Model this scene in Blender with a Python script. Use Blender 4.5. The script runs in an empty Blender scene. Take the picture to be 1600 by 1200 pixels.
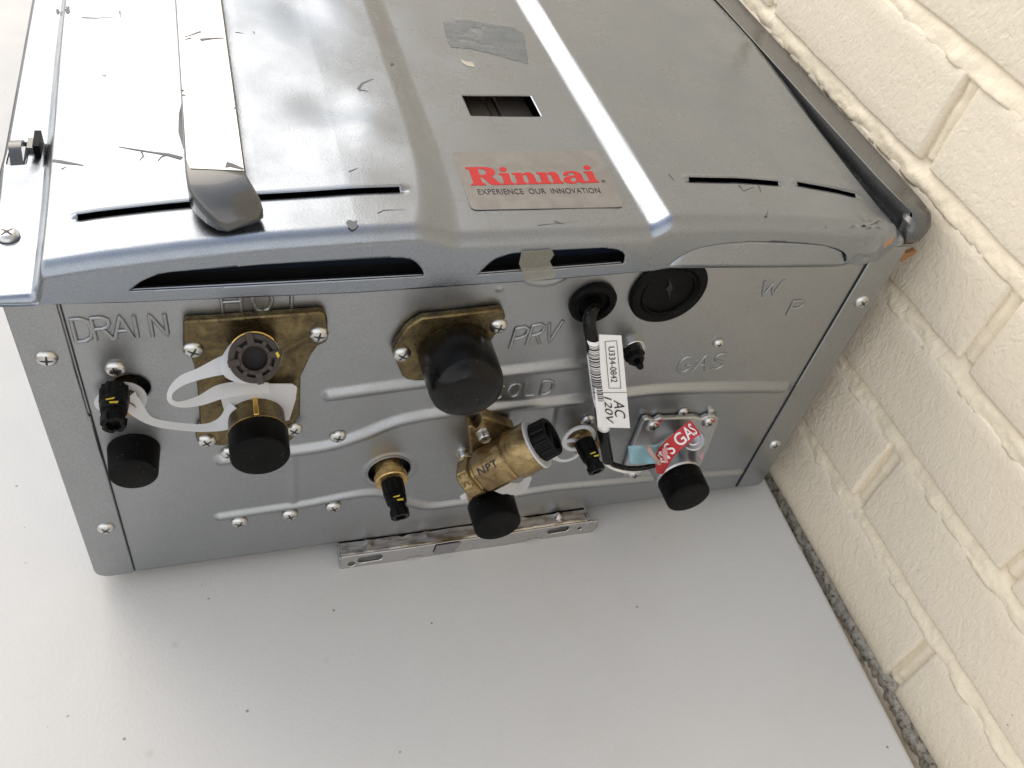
import bpy, bmesh, math, random
import numpy as np
from mathutils import Vector, Matrix, noise

random.seed(7)
scene = bpy.context.scene
COL = scene.collection
R = math.radians

# ------------------------------------------------------------------ camera
FPX = 1358.31                                   # focal length in photo pixels (1600 wide)
CR = np.array([[0.95033934, -0.26487008, 0.16339821],      # right
               [-0.08692512, -0.73004611, -0.67784711],    # down
               [0.29882965, 0.62998137, -0.7168154]])      # forward
CP = np.array([0.09308204, -0.31700003, 0.50333228])
cam_d = bpy.data.cameras.new('camera')
cam = bpy.data.objects.new('camera', cam_d)
COL.objects.link(cam)
cam_d.sensor_width = 36.0
cam_d.lens = FPX * 36.0 / 1600.0
cam_d.clip_start = 0.01
cam_d.clip_end = 200.0
m = Matrix.Identity(4)
for i in range(3):
    m[i][0] = CR[0][i]; m[i][1] = -CR[1][i]; m[i][2] = -CR[2][i]; m[i][3] = CP[i]
cam.matrix_world = m
scene.camera = cam

# ------------------------------------------------------------------ light
SUN_EL, SUN_AZ = 35.0, 24.0          # elevation; azimuth measured from +Y towards -X
world = bpy.data.worlds.new('World')
scene.world = world
world.use_nodes = True
wn = world.node_tree
wn.nodes.clear()
w_out = wn.nodes.new('ShaderNodeOutputWorld')
w_bg = wn.nodes.new('ShaderNodeBackground')
w_sky = wn.nodes.new('ShaderNodeTexSky')
w_sky.sky_type = 'NISHITA'
w_sky.sun_disc = False
w_sky.sun_elevation = R(SUN_EL)
w_sky.sun_rotation = R(-SUN_AZ)
w_sky.air_density = 1.0
w_sky.dust_density = 0.8
w_hsv = wn.nodes.new('ShaderNodeHueSaturation')
w_hsv.inputs['Saturation'].default_value = 0.60
wn.links.new(w_sky.outputs['Color'], w_hsv.inputs['Color'])
w_wb = wn.nodes.new('ShaderNodeMix'); w_wb.data_type = 'RGBA'; w_wb.blend_type = 'MULTIPLY'
w_wb.inputs[0].default_value = 1.0
w_wb.inputs[7].default_value = (1.01, 1.0, 0.985, 1)       # camera white balance for open shade
w_cl = wn.nodes.new('ShaderNodeMix'); w_cl.data_type = 'RGBA'      # thin even cloud over the blue
w_tc = wn.nodes.new('ShaderNodeTexCoord'); w_sx = wn.nodes.new('ShaderNodeSeparateXYZ'); w_mr = wn.nodes.new('ShaderNodeMapRange')
wn.links.new(w_tc.outputs['Generated'], w_sx.inputs[0]); wn.links.new(w_sx.outputs['Z'], w_mr.inputs['Value'])
w_mr.inputs['From Min'].default_value = 0.66; w_mr.inputs['From Max'].default_value = 0.96      # cloud veil thickest low down
w_mr.inputs['To Min'].default_value = 0.85; w_mr.inputs['To Max'].default_value = 0.08
wn.links.new(w_mr.outputs['Result'], w_cl.inputs[0])
w_cl.inputs[7].default_value = (4.3, 4.3, 4.35, 1)
wn.links.new(w_hsv.outputs['Color'], w_cl.inputs[6])
wn.links.new(w_cl.outputs[2], w_wb.inputs[6])
wn.links.new(w_wb.outputs[2], w_bg.inputs['Color'])
wn.links.new(w_bg.outputs['Background'], w_out.inputs['Surface'])
w_bg.inputs['Strength'].default_value = 0.15

sun_d = bpy.data.lights.new('sun', 'SUN')
sun_d.energy = 0.6
sun_d.angle = R(50)
sun_d.color = (1.0, 0.88, 0.72)
sun = bpy.data.objects.new('sun', sun_d)
COL.objects.link(sun)
sdir = Vector((-math.sin(R(SUN_AZ)) * math.cos(R(SUN_EL)), math.cos(R(SUN_AZ)) * math.cos(R(SUN_EL)), math.sin(R(SUN_EL))))
sun.rotation_euler = sdir.to_track_quat('Z', 'Y').to_euler()
sun.location = (-1, 4, 3)

scene.view_settings.view_transform = 'Standard'
scene.view_settings.look = 'None'
scene.view_settings.gamma = 1.0
scene.view_settings.exposure = 1.18
scene.render.engine = 'CYCLES'
scene.cycles.use_denoising = True

# ------------------------------------------------------------------ measuring helpers
def _ray(u, v):
    return CR.T @ np.array([(u - 800) / FPX, (v - 600) / FPX, 1.0])
def at_y(u, v, y=0.0):
    """measured photo point -> place on the plane at depth y in front of the heater's end panel"""
    d = _ray(u, v); t = (y - CP[1]) / d[1]
    return Vector(CP + t * d)
def at_z(u, v, z=0.0):
    d = _ray(u, v); t = (z - CP[2]) / d[2]
    return Vector(CP + t * d)

# ------------------------------------------------------------------ object helpers
def link(o, parent=None):
    COL.objects.link(o)
    if parent is not None:
        o.parent = parent
    return o
def mesh_obj(name, verts, faces, mat, parent=None, smooth=True, sharp=None):
    me = bpy.data.meshes.new(name)
    me.from_pydata([tuple(v) for v in verts], [], faces)
    if mat: me.materials.append(mat)
    if smooth:
        me.shade_smooth()
        if sharp is not None:
            me.set_sharp_from_angle(angle=R(sharp))
    me.update()
    return link(bpy.data.objects.new(name, me), parent)
def bm_obj(name, bm, mat, parent=None, sharp=35, bevel=0, seg=2):
    bmesh.ops.recalc_face_normals(bm, faces=bm.faces)
    me = bpy.data.meshes.new(name)
    bm.to_mesh(me); bm.free()
    if mat: me.materials.append(mat)
    me.shade_smooth()
    me.set_sharp_from_angle(angle=R(sharp))
    o = link(bpy.data.objects.new(name, me), parent)
    if bevel:
        b = o.modifiers.new('bevel', 'BEVEL'); b.width = bevel; b.segments = seg; b.limit_method = 'ANGLE'; b.angle_limit = R(35)
        b.harden_normals = False
    return o
def thing(name, label, cat, loc=(0, 0, 0), group=None):
    o = bpy.data.objects.new(name, None)
    o.empty_display_size = 0.02
    COL.objects.link(o); o.location = loc
    o['label'] = label; o['category'] = cat
    if group: o['group'] = group
    return o
def part_empty(name, parent, label=None):
    o = bpy.data.objects.new(name, None)
    o.empty_display_size = 0.01
    link(o, parent)
    if label: o['label'] = label
    return o
def frame_of(axis, up=Vector((0, 0, 1))):
    a = Vector(axis).normalized()
    x = up.cross(a)
    if x.length < 1e-4: x = Vector((1, 0, 0)).cross(a)
    x.normalize(); y = a.cross(x)
    return x, y, a
def lathe_bm(base, axis, prof, n=40, bm=None, star=None):
    """prof: list of (t along axis, radius). star(i, ang) scales radius for ribs"""
    bm = bm or bmesh.new()
    x, y, a = frame_of(axis); base = Vector(base)
    rings = []
    for k, (t, r) in enumerate(prof):
        if r <= 1e-6:
            rings.append([bm.verts.new(base + a * t)])
        else:
            ring = []
            for i in range(n):
                th = 2 * math.pi * i / n
                rr = r * (star(k, i, th) if star else 1)
                ring.append(bm.verts.new(base + a * t + x * (rr * math.cos(th)) + y * (rr * math.sin(th))))
            rings.append(ring)
    for p, q in zip(rings, rings[1:]):
        if len(p) == 1 and len(q) == 1: continue
        for i in range(n):
            j = (i + 1) % n
            if len(p) == 1: bm.faces.new((p[0], q[i], q[j]))
            elif len(q) == 1: bm.faces.new((p[i], q[0], p[j]))
            else: bm.faces.new((p[i], p[j], q[j], q[i]))
    return bm
def tube_bm(pts, r, n=10, bm=None, cap=True):
    bm = bm or bmesh.new()
    pts = [Vector(p) for p in pts]
    prev = None; x = None
    for i, p in enumerate(pts):
        d = (pts[min(i + 1, len(pts) - 1)] - pts[max(i - 1, 0)]).normalized()
        if x is None:
            x = d.orthogonal().normalized()
        else:
            x = (x - d * x.dot(d)).normalized()
        y = d.cross(x)
        rr = r[i] if isinstance(r, (list, tuple)) else r
        ring = [bm.verts.new(p + x * rr * math.cos(2 * math.pi * k / n) + y * rr * math.sin(2 * math.pi * k / n)) for k in range(n)]
        if prev:
            for k in range(n):
                bm.faces.new((prev[k], prev[(k + 1) % n], ring[(k + 1) % n], ring[k]))
        elif cap: bm.faces.new(ring[::-1])
        prev = ring
    if cap: bm.faces.new(prev)
    return bm
def smooth_pts(pts, n=8):
    """Catmull-Rom through points"""
    P = [Vector(p) for p in pts]
    P = [P[0] * 2 - P[1]] + P + [P[-1] * 2 - P[-2]]
    out = []
    for i in range(1, len(P) - 2):
        for k in range(n):
            t = k / n
            a, b, c, d = P[i - 1], P[i], P[i + 1], P[i + 2]
            out.append(0.5 * ((2 * b) + (c - a) * t + (2 * a - 5 * b + 4 * c - d) * t * t + (3 * b - a - 3 * c + d) * t ** 3))
    out.append(P[-2])
    return out
def prism_bm(poly, depth_vec, bm=None):
    """poly: list of Vectors (planar outline); extruded by depth_vec"""
    bm = bm or bmesh.new()
    a = [bm.verts.new(p) for p in poly]
    b = [bm.verts.new(Vector(p) + Vector(depth_vec)) for p in poly]
    bm.faces.new(a); bm.faces.new(b[::-1])
    n = len(poly)
    for i in range(n):
        bm.faces.new((a[i], b[i], b[(i + 1) % n], a[(i + 1) % n]))
    return bm
def box_bm(x0, x1, y0, y1, z0, z1, bm=None):
    bm = bm or bmesh.new()
    vs = [bm.verts.new((x, y, z)) for x in (x0, x1) for y in (y0, y1) for z in (z0, z1)]
    for f in ((0, 1, 3, 2), (4, 6, 7, 5), (0, 4, 5, 1), (2, 3, 7, 6), (0, 2, 6, 4), (1, 5, 7, 3)):
        bm.faces.new([vs[i] for i in f])
    return bm
def ribbon(name, centre, widthv, thick, mat, parent, n=8):
    """flat plastic strap: centre points and width vectors (full width) at each"""
    C = smooth_pts(centre, n); Wv = smooth_pts(widthv, n)
    bm = bmesh.new(); prev = None
    for i, (c, w) in enumerate(zip(C, Wv)):
        d = (C[min(i + 1, len(C) - 1)] - C[max(i - 1, 0)]).normalized()
        nn = d.cross(w)
        nn = nn.normalized() * thick * 0.5 if nn.length > 1e-9 else Vector((0, -thick / 2, 0))
        ring = [bm.verts.new(c + w / 2 + nn), bm.verts.new(c - w / 2 + nn), bm.verts.new(c - w / 2 - nn), bm.verts.new(c + w / 2 - nn)]
        if prev:
            for k in range(4):
                bm.faces.new((prev[k], prev[(k + 1) % 4], ring[(k + 1) % 4], ring[k]))
        else: bm.faces.new(ring[::-1])
        prev = ring
    bm.faces.new(prev)
    return bm_obj(name, bm, mat, parent, sharp=50)

# ------------------------------------------------------------------ materials
def new_mat(name):
    mt = bpy.data.materials.new(name); mt.use_nodes = True
    nt = mt.node_tree; bs = nt.nodes['Principled BSDF']
    return mt, nt, bs
def nd(nt, t, **kw):
    n = nt.nodes.new(t)
    for k, v in kw.items():
        if k in n.inputs.keys(): n.inputs[k].default_value = v
        else: setattr(n, k, v)
    return n
def coords(nt, kind='pos'):
    if kind == 'pos': return nt.nodes.new('ShaderNodeNewGeometry').outputs['Position']
    return nt.nodes.new('ShaderNodeTexCoord').outputs['Object']
def ramp(nt, fac, stops):
    r = nt.nodes.new('ShaderNodeValToRGB')
    while len(r.color_ramp.elements) < len(stops): r.color_ramp.elements.new(0.5)
    for e, (p, c) in zip(r.color_ramp.elements, stops):
        e.position = p; e.color = (c[0], c[1], c[2], 1) if hasattr(c, '__len__') else (c, c, c, 1)
    nt.links.new(fac, r.inputs['Fac'])
    return r.outputs['Color']
def noise_n(nt, co, scale, detail=3, rough=0.5, dist=0.0):
    n = nt.nodes.new('ShaderNodeTexNoise')
    n.inputs['Scale'].default_value = scale; n.inputs['Detail'].default_value = detail
    n.inputs['Roughness'].default_value = rough; n.inputs['Distortion'].default_value = dist
    nt.links.new(co, n.inputs['Vector'])
    return n.outputs['Fac']
def mix(nt, fac, a, b, mode='MIX'):
    m = nt.nodes.new('ShaderNodeMix'); m.data_type = 'RGBA'; m.blend_type = mode
    for sock, v in ((m.inputs[0], fac), (m.inputs[6], a), (m.inputs[7], b)):
        if hasattr(v, 'links') or hasattr(v, 'is_linked'): nt.links.new(v, sock)
        elif hasattr(v, '__len__'): sock.default_value = (v[0], v[1], v[2], 1)
        else: sock.default_value = v
    return m.outputs[2]
def math_n(nt, op, a, b=None):
    m = nt.nodes.new('ShaderNodeMath'); m.operation = op
    for s, v in ((m.inputs[0], a), (m.inputs[1], b)):
        if v is None: continue
        if hasattr(v, 'is_linked'): nt.links.new(v, s)
        else: s.default_value = v
    return m.outputs[0]
def bump(nt, bs, height, strength, dist, prev=None):
    b = nt.nodes.new('ShaderNodeBump')
    b.inputs['Strength'].default_value = strength; b.inputs['Distance'].default_value = dist
    nt.links.new(height, b.inputs['Height'])
    if prev is not None: nt.links.new(prev, b.inputs['Normal'])
    nt.links.new(b.outputs['Normal'], bs.inputs['Normal'])
    return b.outputs['Normal']

def galvanised(name, base, rough, grain=1.0, dirt=0.3, tint=(1, 1, 1)):
    mt, nt, bs = new_mat(name)
    co = coords(nt)
    bs.inputs['Metallic'].default_value = 1.0
    fine = noise_n(nt, co, 2400, 2, 0.6)
    big = noise_n(nt, co, 9, 4, 0.55, 0.4)
    smear = noise_n(nt, co, 22, 6, 0.6, 0.15)
    c0 = tuple(base * t for t in tint)
    col = mix(nt, ramp(nt, fine, [(0.3, 0.0), (0.7, 1.0)]), tuple(c * (1 - 0.2 * grain) for c in c0), tuple(min(1, c * (1 + 0.2 * grain)) for c in c0))
    d = ramp(nt, smear, [(0.45, 0.0), (0.85, dirt)])
    col = mix(nt, d, col, tuple(c * 0.66 for c in c0))
    nt.links.new(col, bs.inputs['Base Color'])
    rr = ramp(nt, big, [(0.3, rough - 0.05), (0.7, rough + 0.07)])
    rr2 = mix(nt, ramp(nt, smear, [(0.45, 0.0), (0.7, 1.0)]), rr, (rough + 0.14,) * 3)
    nt.links.new(rr2, bs.inputs['Roughness'])
    n1 = bump(nt, bs, noise_n(nt, co, 1100, 2, 0.5), 0.18 * grain, 0.0004)
    bump(nt, bs, noise_n(nt, co, 26, 2, 0.5), 0.18, 0.003, n1)
    return mt
M = {}
M['cover'] = galvanised('cover_steel', 0.335, 0.25, 0.8, 0.10, (0.90, 0.98, 1.09))
M['panel'] = galvanised('panel_steel', 0.385, 0.38, 0.9, 0.15, (0.97, 1.0, 1.03))
M['frame'] = galvanised('frame_steel', 0.37, 0.38, 0.9, 0.15, (0.97, 1.0, 1.03))
M['bright'] = galvanised('bright_steel', 0.50, 0.13, 0.3, 0.5, (1.0, 0.97, 0.93))
nt = M['bright'].node_tree; bs = nt.nodes['Principled BSDF']; co = coords(nt)
mp = nt.nodes.new('ShaderNodeMapping'); mp.inputs['Scale'].default_value = (1, 3, 1); nt.links.new(co, mp.inputs['Vector'])
nt.links.new(ramp(nt, noise_n(nt, mp.outputs[0], 95, 3, 0.5, 0.2), [(0.40, (0.30, 0.27, 0.25)), (0.50, (0.48, 0.46, 0.44)), (0.62, (0.56, 0.55, 0.54))]), bs.inputs['Base Color'])
M['satin'] = galvanised('satin_steel', 0.55, 0.22, 0.5, 0.2, (1.0, 0.985, 0.97))
M['zinc'] = galvanised('cast_zinc', 0.55, 0.30, 1.0, 0.4)

def simple(name, col, rough, metal=0.0, nb=None, spec=None):
    mt, nt, bs = new_mat(name)
    bs.inputs['Base Color'].default_value = (*col, 1)
    bs.inputs['Roughness'].default_value = rough
    bs.inputs['Metallic'].default_value = metal
    if spec is not None: bs.inputs['Specular IOR Level'].default_value = spec
    if nb: bump(nt, bs, noise_n(nt, coords(nt), nb[0], 3, 0.6), nb[1], nb[2])
    return mt
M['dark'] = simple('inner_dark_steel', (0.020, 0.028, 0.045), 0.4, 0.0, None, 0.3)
M['brown_inner'] = simple('inner_brown', (0.26, 0.22, 0.19), 0.35, 0.6, (60, 0.3, 0.002))
M['screw'] = simple('screw_zinc', (0.62, 0.62, 0.60), 0.30, 1.0, (900, 0.25, 0.0003))
M['recess'] = simple('screw_recess', (0.06, 0.06, 0.06), 0.5, 0.8)
M['gap'] = simple('seam_black', (0.01, 0.01, 0.012), 0.7)
M['ink'] = simple('printed_black', (0.015, 0.015, 0.02), 0.5)
M['inkred'] = simple('printed_red', (0.50, 0.010, 0.012), 0.5)
M['paper'] = simple('label_white', (0.82, 0.82, 0.82), 0.45, 0, (500, 0.05, 0.0005))
M['redtape'] = simple('red_tape', (0.46, 0.008, 0.012), 0.4, 0, (150, 0.3, 0.001))
M['pinktape'] = simple('worn_pink_tape', (0.62, 0.3, 0.32), 0.6, 0, (900, 0.8, 0.001))
M['tapewhite'] = simple('tape_white_print', (0.8, 0.78, 0.77), 0.5)
M['yellow'] = simple('yellow_wax', (0.65, 0.5, 0.04), 0.4, 0, (900, 0.5, 0.0005))
M['orange'] = simple('rust_orange', (0.30, 0.15, 0.06), 0.85, 0, (700, 0.8, 0.001))
M['whitewire'] = simple('white_wire', (0.75, 0.72, 0.68), 0.4)
M['scratch'] = simple('scratch_grey', (0.15, 0.155, 0.17), 0.6, 0.4, (900, 0.4, 0.0005))
M['glue'] = simple('glue_residue', (0.5, 0.47, 0.38), 0.7, 0, (900, 0.6, 0.0005))

def black_plastic(name, base, rough, dust):
    mt, nt, bs = new_mat(name)
    co = coords(nt)
    v = nt.nodes.new('ShaderNodeTexVoronoi'); v.inputs['Scale'].default_value = 520; nt.links.new(co, v.inputs['Vector'])
    dots = ramp(nt, v.outputs['Distance'], [(0.09, 1.0), (0.16, 0.0)])
    sp = math_n(nt, 'MULTIPLY', dots, ramp(nt, noise_n(nt, co, 330, 2), [(0.55, 0.0), (0.66, dust)]))
    sm = math_n(nt, 'MULTIPLY', ramp(nt, noise_n(nt, co, 70, 4, 0.6), [(0.5, 0.0), (0.8, 0.04)]), dust)
    col = mix(nt, sp, (base,) * 3, (0.28, 0.27, 0.25))
    col = mix(nt, sm, col, (0.2, 0.2, 0.2))
    bs.inputs['Specular IOR Level'].default_value = 0.12
    nt.links.new(col, bs.inputs['Base Color'])
    nt.links.new(ramp(nt, noise_n(nt, co, 50, 3), [(0.3, rough - 0.07), (0.7, rough + 0.1)]), bs.inputs['Roughness'])
    bump(nt, bs, noise_n(nt, co, 700, 2), 0.12, 0.0005)
    return mt
M['rubber'] = black_plastic('black_vinyl', 0.002, 0.27, 0.8)
M['rubber'].node_tree.nodes['Principled BSDF'].inputs['Specular IOR Level'].default_value = 0.26
M['rubber_matt'] = black_plastic('black_rubber_matt', 0.0015, 0.5, 0.6)
M['plastic'] = black_plastic('black_plastic', 0.004, 0.3, 0.3)
M['brownplastic'] = simple('brown_plastic', (0.045, 0.034, 0.029), 0.42, 0, (500, 0.15, 0.0005), 0.35)

def brass(name, dark, c1=(0.40, 0.295, 0.14), c2=(0.17, 0.115, 0.06), rough=0.34):
    mt, nt, bs = new_mat(name)
    co = coords(nt)
    bs.inputs['Metallic'].default_value = 0.9
    n1 = noise_n(nt, co, 65, 5, 0.62, 1.2)
    n2 = noise_n(nt, co, 330, 4, 0.65, 0.5)
    col = mix(nt, ramp(nt, n1, [(0.38 - dark * 0.1, 0.0), (0.68, 1.0)]), c1, c2)
    col = mix(nt, ramp(nt, n2, [(0.55, 0.0), (0.75, 0.7)]), col, (0.035, 0.028, 0.025))
    nt.links.new(col, bs.inputs['Base Color'])
    nt.links.new(ramp(nt, n2, [(0.35, rough - 0.08), (0.7, rough + 0.2)]), bs.inputs['Roughness'])
    bump(nt, bs, n2, 0.4, 0.0007)
    return mt
M['brass'] = brass('tarnished_brass', 0.6)
M['brass_dark'] = brass('dark_tarnished_brass', 1.6, (0.29, 0.225, 0.10), (0.075, 0.056, 0.036), 0.30)
M['brass_new'] = brass('clean_brass', 0.0, (0.72, 0.50, 0.20), (0.45, 0.30, 0.12), 0.28)
M['gold'] = simple('bare_gold_edge', (0.85, 0.55, 0.16), 0.3, 1.0, (500, 0.2, 0.0005))

def translucent_plastic(name, col, alpha, rough=0.35):
    mt, nt, bs = new_mat(name)
    bs.inputs['Base Color'].default_value = (*col, 1)
    bs.inputs['Roughness'].default_value = rough
    bs.inputs['Transmission Weight'].default_value = 0.25
    bs.inputs['IOR'].default_value = 1.3
    bs.inputs['Alpha'].default_value = alpha
    bs.inputs['Subsurface Weight'].default_value = 0.3
    bs.inputs['Subsurface Radius'].default_value = (0.002, 0.002, 0.002)
    return mt
M['strap'] = translucent_plastic('milky_plastic', (0.78, 0.79, 0.81), 0.84)
M['bluetape'] = translucent_plastic('blue_film', (0.36, 0.60, 0.68), 0.86, 0.25)
M['cleartape'] = translucent_plastic('yellowed_clear_tape', (0.46, 0.44, 0.37), 0.36, 0.2)

# grey painted rail
mt, nt, bs = new_mat('grey_painted_steel')
co = coords(nt)
col = ramp(nt, noise_n(nt, co, 30, 5, 0.6, 0.0), [(0.3, (0.060, 0.061, 0.060)), (0.7, (0.085, 0.085, 0.082))])
nt.links.new(col, bs.inputs['Base Color'])
bs.inputs['Metallic'].default_value = 0.25
bs.inputs['Specular IOR Level'].default_value = 0.8
bs.inputs['Coat Weight'].default_value = 0.55; bs.inputs['Coat Roughness'].default_value = 0.06
nt.links.new(ramp(nt, noise_n(nt, co, 60, 4), [(0.3, 0.22), (0.7, 0.34)]), bs.inputs['Roughness'])
bump(nt, bs, noise_n(nt, co, 300, 3), 0.03, 0.0004)
M['rail'] = mt

M['railsheen'] = galvanised('rail_sky_reflection', 0.46, 0.20, 0.1, 0.15, (1.0, 1.0, 0.99))  # paler metal standing in for bright sky mirrored in the rail top
# brand sticker
mt, nt, bs = new_mat('silver_sticker')
co = coords(nt)
nt.links.new(ramp(nt, noise_n(nt, co, 60, 2, 0.5, 1.5), [(0.4, (0.29, 0.285, 0.29)), (0.62, (0.33, 0.325, 0.33))]), bs.inputs['Base Color'])
bs.inputs['Metallic'].default_value = 0.75; bs.inputs['Roughness'].default_value = 0.18
bump(nt, bs, noise_n(nt, co, 55, 1), 0.25, 0.002)
M['sticker'] = mt
# residue patch
mt, nt, bs = new_mat('sticker_residue')
co = coords(nt)
nn_ = noise_n(nt, co, 45, 8, 0.7, 0.2)
nt.links.new(ramp(nt, nn_, [(0.35, (0.20, 0.22, 0.23)), (0.6, (0.30, 0.32, 0.33))]), bs.inputs['Base Color'])
nt.links.new(ramp(nt, nn_, [(0.50, 0.75), (0.62, 0.0)]), bs.inputs['Alpha'])
bs.inputs['Metallic'].default_value = 0.6; bs.inputs['Roughness'].default_value = 0.55
M['residue'] = mt

# painted brick
def paint(name, base, wrinkle):
    mt, nt, bs = new_mat(name)
    co = coords(nt)
    n0 = noise_n(nt, co, 7, 4, 0.6)
    col = ramp(nt, n0, [(0.3, tuple(c * 0.95 for c in base)), (0.7, base)])
    sp = nt.nodes.new('ShaderNodeTexVoronoi'); sp.inputs['Scale'].default_value = 110; nt.links.new(co, sp.inputs['Vector'])
    dots = math_n(nt, 'MULTIPLY', ramp(nt, sp.outputs['Distance'], [(0.05, 1.0), (0.10, 0.0)]), ramp(nt, noise_n(nt, co, 23, 2), [(0.62, 0.0), (0.66, 0.75)]))
    col = mix(nt, dots, col, (0.12, 0.10, 0.08))
    st = ramp(nt, noise_n(nt, co, 16, 6, 0.7, 0.6), [(0.64, 0.0), (0.80, 0.35)])
    col = mix(nt, st, col, tuple(c * 0.72 for c in base))
    nt.links.new(col, bs.inputs['Base Color'])
    bs.inputs['Roughness'].default_value = 0.5
    mp = nt.nodes.new('ShaderNodeMapping'); mp.inputs['Scale'].default_value = (1, 1.35, 0.8); mp.inputs['Rotation'].default_value = (0.5, 0, 0)
    nt.links.new(co, mp.inputs['Vector'])
    h1 = noise_n(nt, mp.outputs[0], 170, 3, 0.55, 0.8)
    h1 = ramp(nt, h1, [(0.36, 0.0), (0.5, 0.55), (0.7, 1.0)])
    h2 = noise_n(nt, mp.outputs[0], 620, 3, 0.6, 0.4)
    n1 = bump(nt, bs, h1, 0.28 * wrinkle, 0.0014)
    n2 = bump(nt, bs, h2, 0.45 * wrinkle, 0.0006, n1)
    pores = nt.nodes.new('ShaderNodeTexVoronoi'); pores.inputs['Scale'].default_value = 260; nt.links.new(co, pores.inputs['Vector'])
    ph = math_n(nt, 'MULTIPLY', ramp(nt, pores.outputs['Distance'], [(0.0, 0.0), (0.22, 1.0)]), 1.0)
    bump(nt, bs, ph, 0.25 * wrinkle, 0.0006, n2)
    return mt
M['brick'] = paint('cream_painted_brick', (0.82, 0.725, 0.575), 1.0)
M['mortar'] = paint('cream_painted_mortar', (0.84, 0.74, 0.57), 0.9)
nt = M['mortar'].node_tree; bs = nt.nodes['Principled BSDF']          # bare cement where the paint stops at table height
src = bs.inputs['Base Color'].links[0].from_socket
co = coords(nt); sxyz = nt.nodes.new('ShaderNodeSeparateXYZ'); nt.links.new(co, sxyz.inputs[0])
zz_ = math_n(nt, 'ADD', sxyz.outputs['Z'], math_n(nt, 'MULTIPLY', noise_n(nt, co, 90, 3), 0.006))
mr = nt.nodes.new('ShaderNodeMapRange'); nt.links.new(zz_, mr.inputs['Value'])
mr.inputs['From Min'].default_value = -0.010; mr.inputs['From Max'].default_value = -0.0145; mr.inputs['To Min'].default_value = 0.0; mr.inputs['To Max'].default_value = 1.0
cem = ramp(nt, noise_n(nt, co, 260, 4, 0.7), [(0.36, (0.12, 0.11, 0.09)), (0.47, (0.42, 0.39, 0.33)), (0.7, (0.58, 0.55, 0.48))])
nt.links.new(mix(nt, mr.outputs['Result'], src, cem), bs.inputs['Base Color'])

# table plastic
mt, nt, bs = new_mat('white_table_plastic')
co = coords(nt)
col = ramp(nt, noise_n(nt, co, 3.5, 3, 0.5), [(0.3, (0.590, 0.585, 0.572)), (0.7, (0.635, 0.632, 0.620))])
v1 = nt.nodes.new('ShaderNodeTexVoronoi'); v1.inputs['Scale'].default_value = 55; nt.links.new(co, v1.inputs['Vector'])
d1 = math_n(nt, 'MULTIPLY', ramp(nt, v1.outputs['Distance'], [(0.036, 1.0), (0.062, 0.0)]), ramp(nt, v1.outputs['Color'], [(0.30, 0.0), (0.65, 0.85)]))
col = mix(nt, d1, col, (0.14, 0.12, 0.10))
v3 = nt.nodes.new('ShaderNodeTexVoronoi'); v3.inputs['Scale'].default_value = 21; nt.links.new(co, v3.inputs['Vector'])
d3 = math_n(nt, 'MULTIPLY', ramp(nt, v3.outputs['Distance'], [(0.03, 1.0), (0.08, 0.0)]), ramp(nt, v3.outputs['Color'], [(0.4, 0.0), (0.8, 0.5)]))
col = mix(nt, d3, col, (0.36, 0.32, 0.27))
st = ramp(nt, noise_n(nt, co, 9, 6, 0.65, 0.3), [(0.50, 0.0), (0.8, 0.35)])
col = mix(nt, st, col, (0.55, 0.53, 0.49))
nt.links.new(col, bs.inputs['Base Color'])
nt.links.new(ramp(nt, noise_n(nt, co, 18, 5, 0.6), [(0.3, 0.34), (0.7, 0.5)]), bs.inputs['Roughness'])
n1 = bump(nt, bs, noise_n(nt, co, 420, 2, 0.5), 0.22, 0.0006)
bump(nt, bs, noise_n(nt, co, 12, 2, 0.5), 0.12, 0.004, n1)
M['table'] = mt
M['table_leg'] = simple('grey_powder_coat', (0.22, 0.22, 0.23), 0.5, 0.3)

mt, nt, bs = new_mat('patio_concrete')
co = coords(nt)
col = ramp(nt, noise_n(nt, co, 3, 8, 0.65), [(0.3, (0.22, 0.19, 0.16)), (0.7, (0.36, 0.32, 0.27))])
nt.links.new(col, bs.inputs['Base Color']); bs.inputs['Roughness'].default_value = 0.9
bump(nt, bs, noise_n(nt, co, 60, 6, 0.7), 0.5, 0.01)
M['ground'] = mt

# ------------------------------------------------------------------ setting: ground, wall, table
GZ = -0.752
bm = bmesh.new()
vs = [bm.verts.new(p) for p in ((-30, -30, GZ), (30, -30, GZ), (30, 30, GZ), (-30, 30, GZ))]
bm.faces.new(vs)
g = bm_obj('ground', bm, M['ground']); g['kind'] = 'structure'

WX = 0.4965                 # brick faces
PZ, BL, JT = 0.0688, 0.2045, 0.0105
M0Z = -0.0232               # centre of the bed joint just under the table top
wall = thing('brick_wall', 'cream painted brick wall with lumpy painted mortar joints beside the table', 'wall', (WX, 0, GZ))
def loc_to_wall(o):
    o.parent = wall
    o.matrix_parent_inverse = Matrix.Translation((-WX, 0, -GZ))
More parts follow.
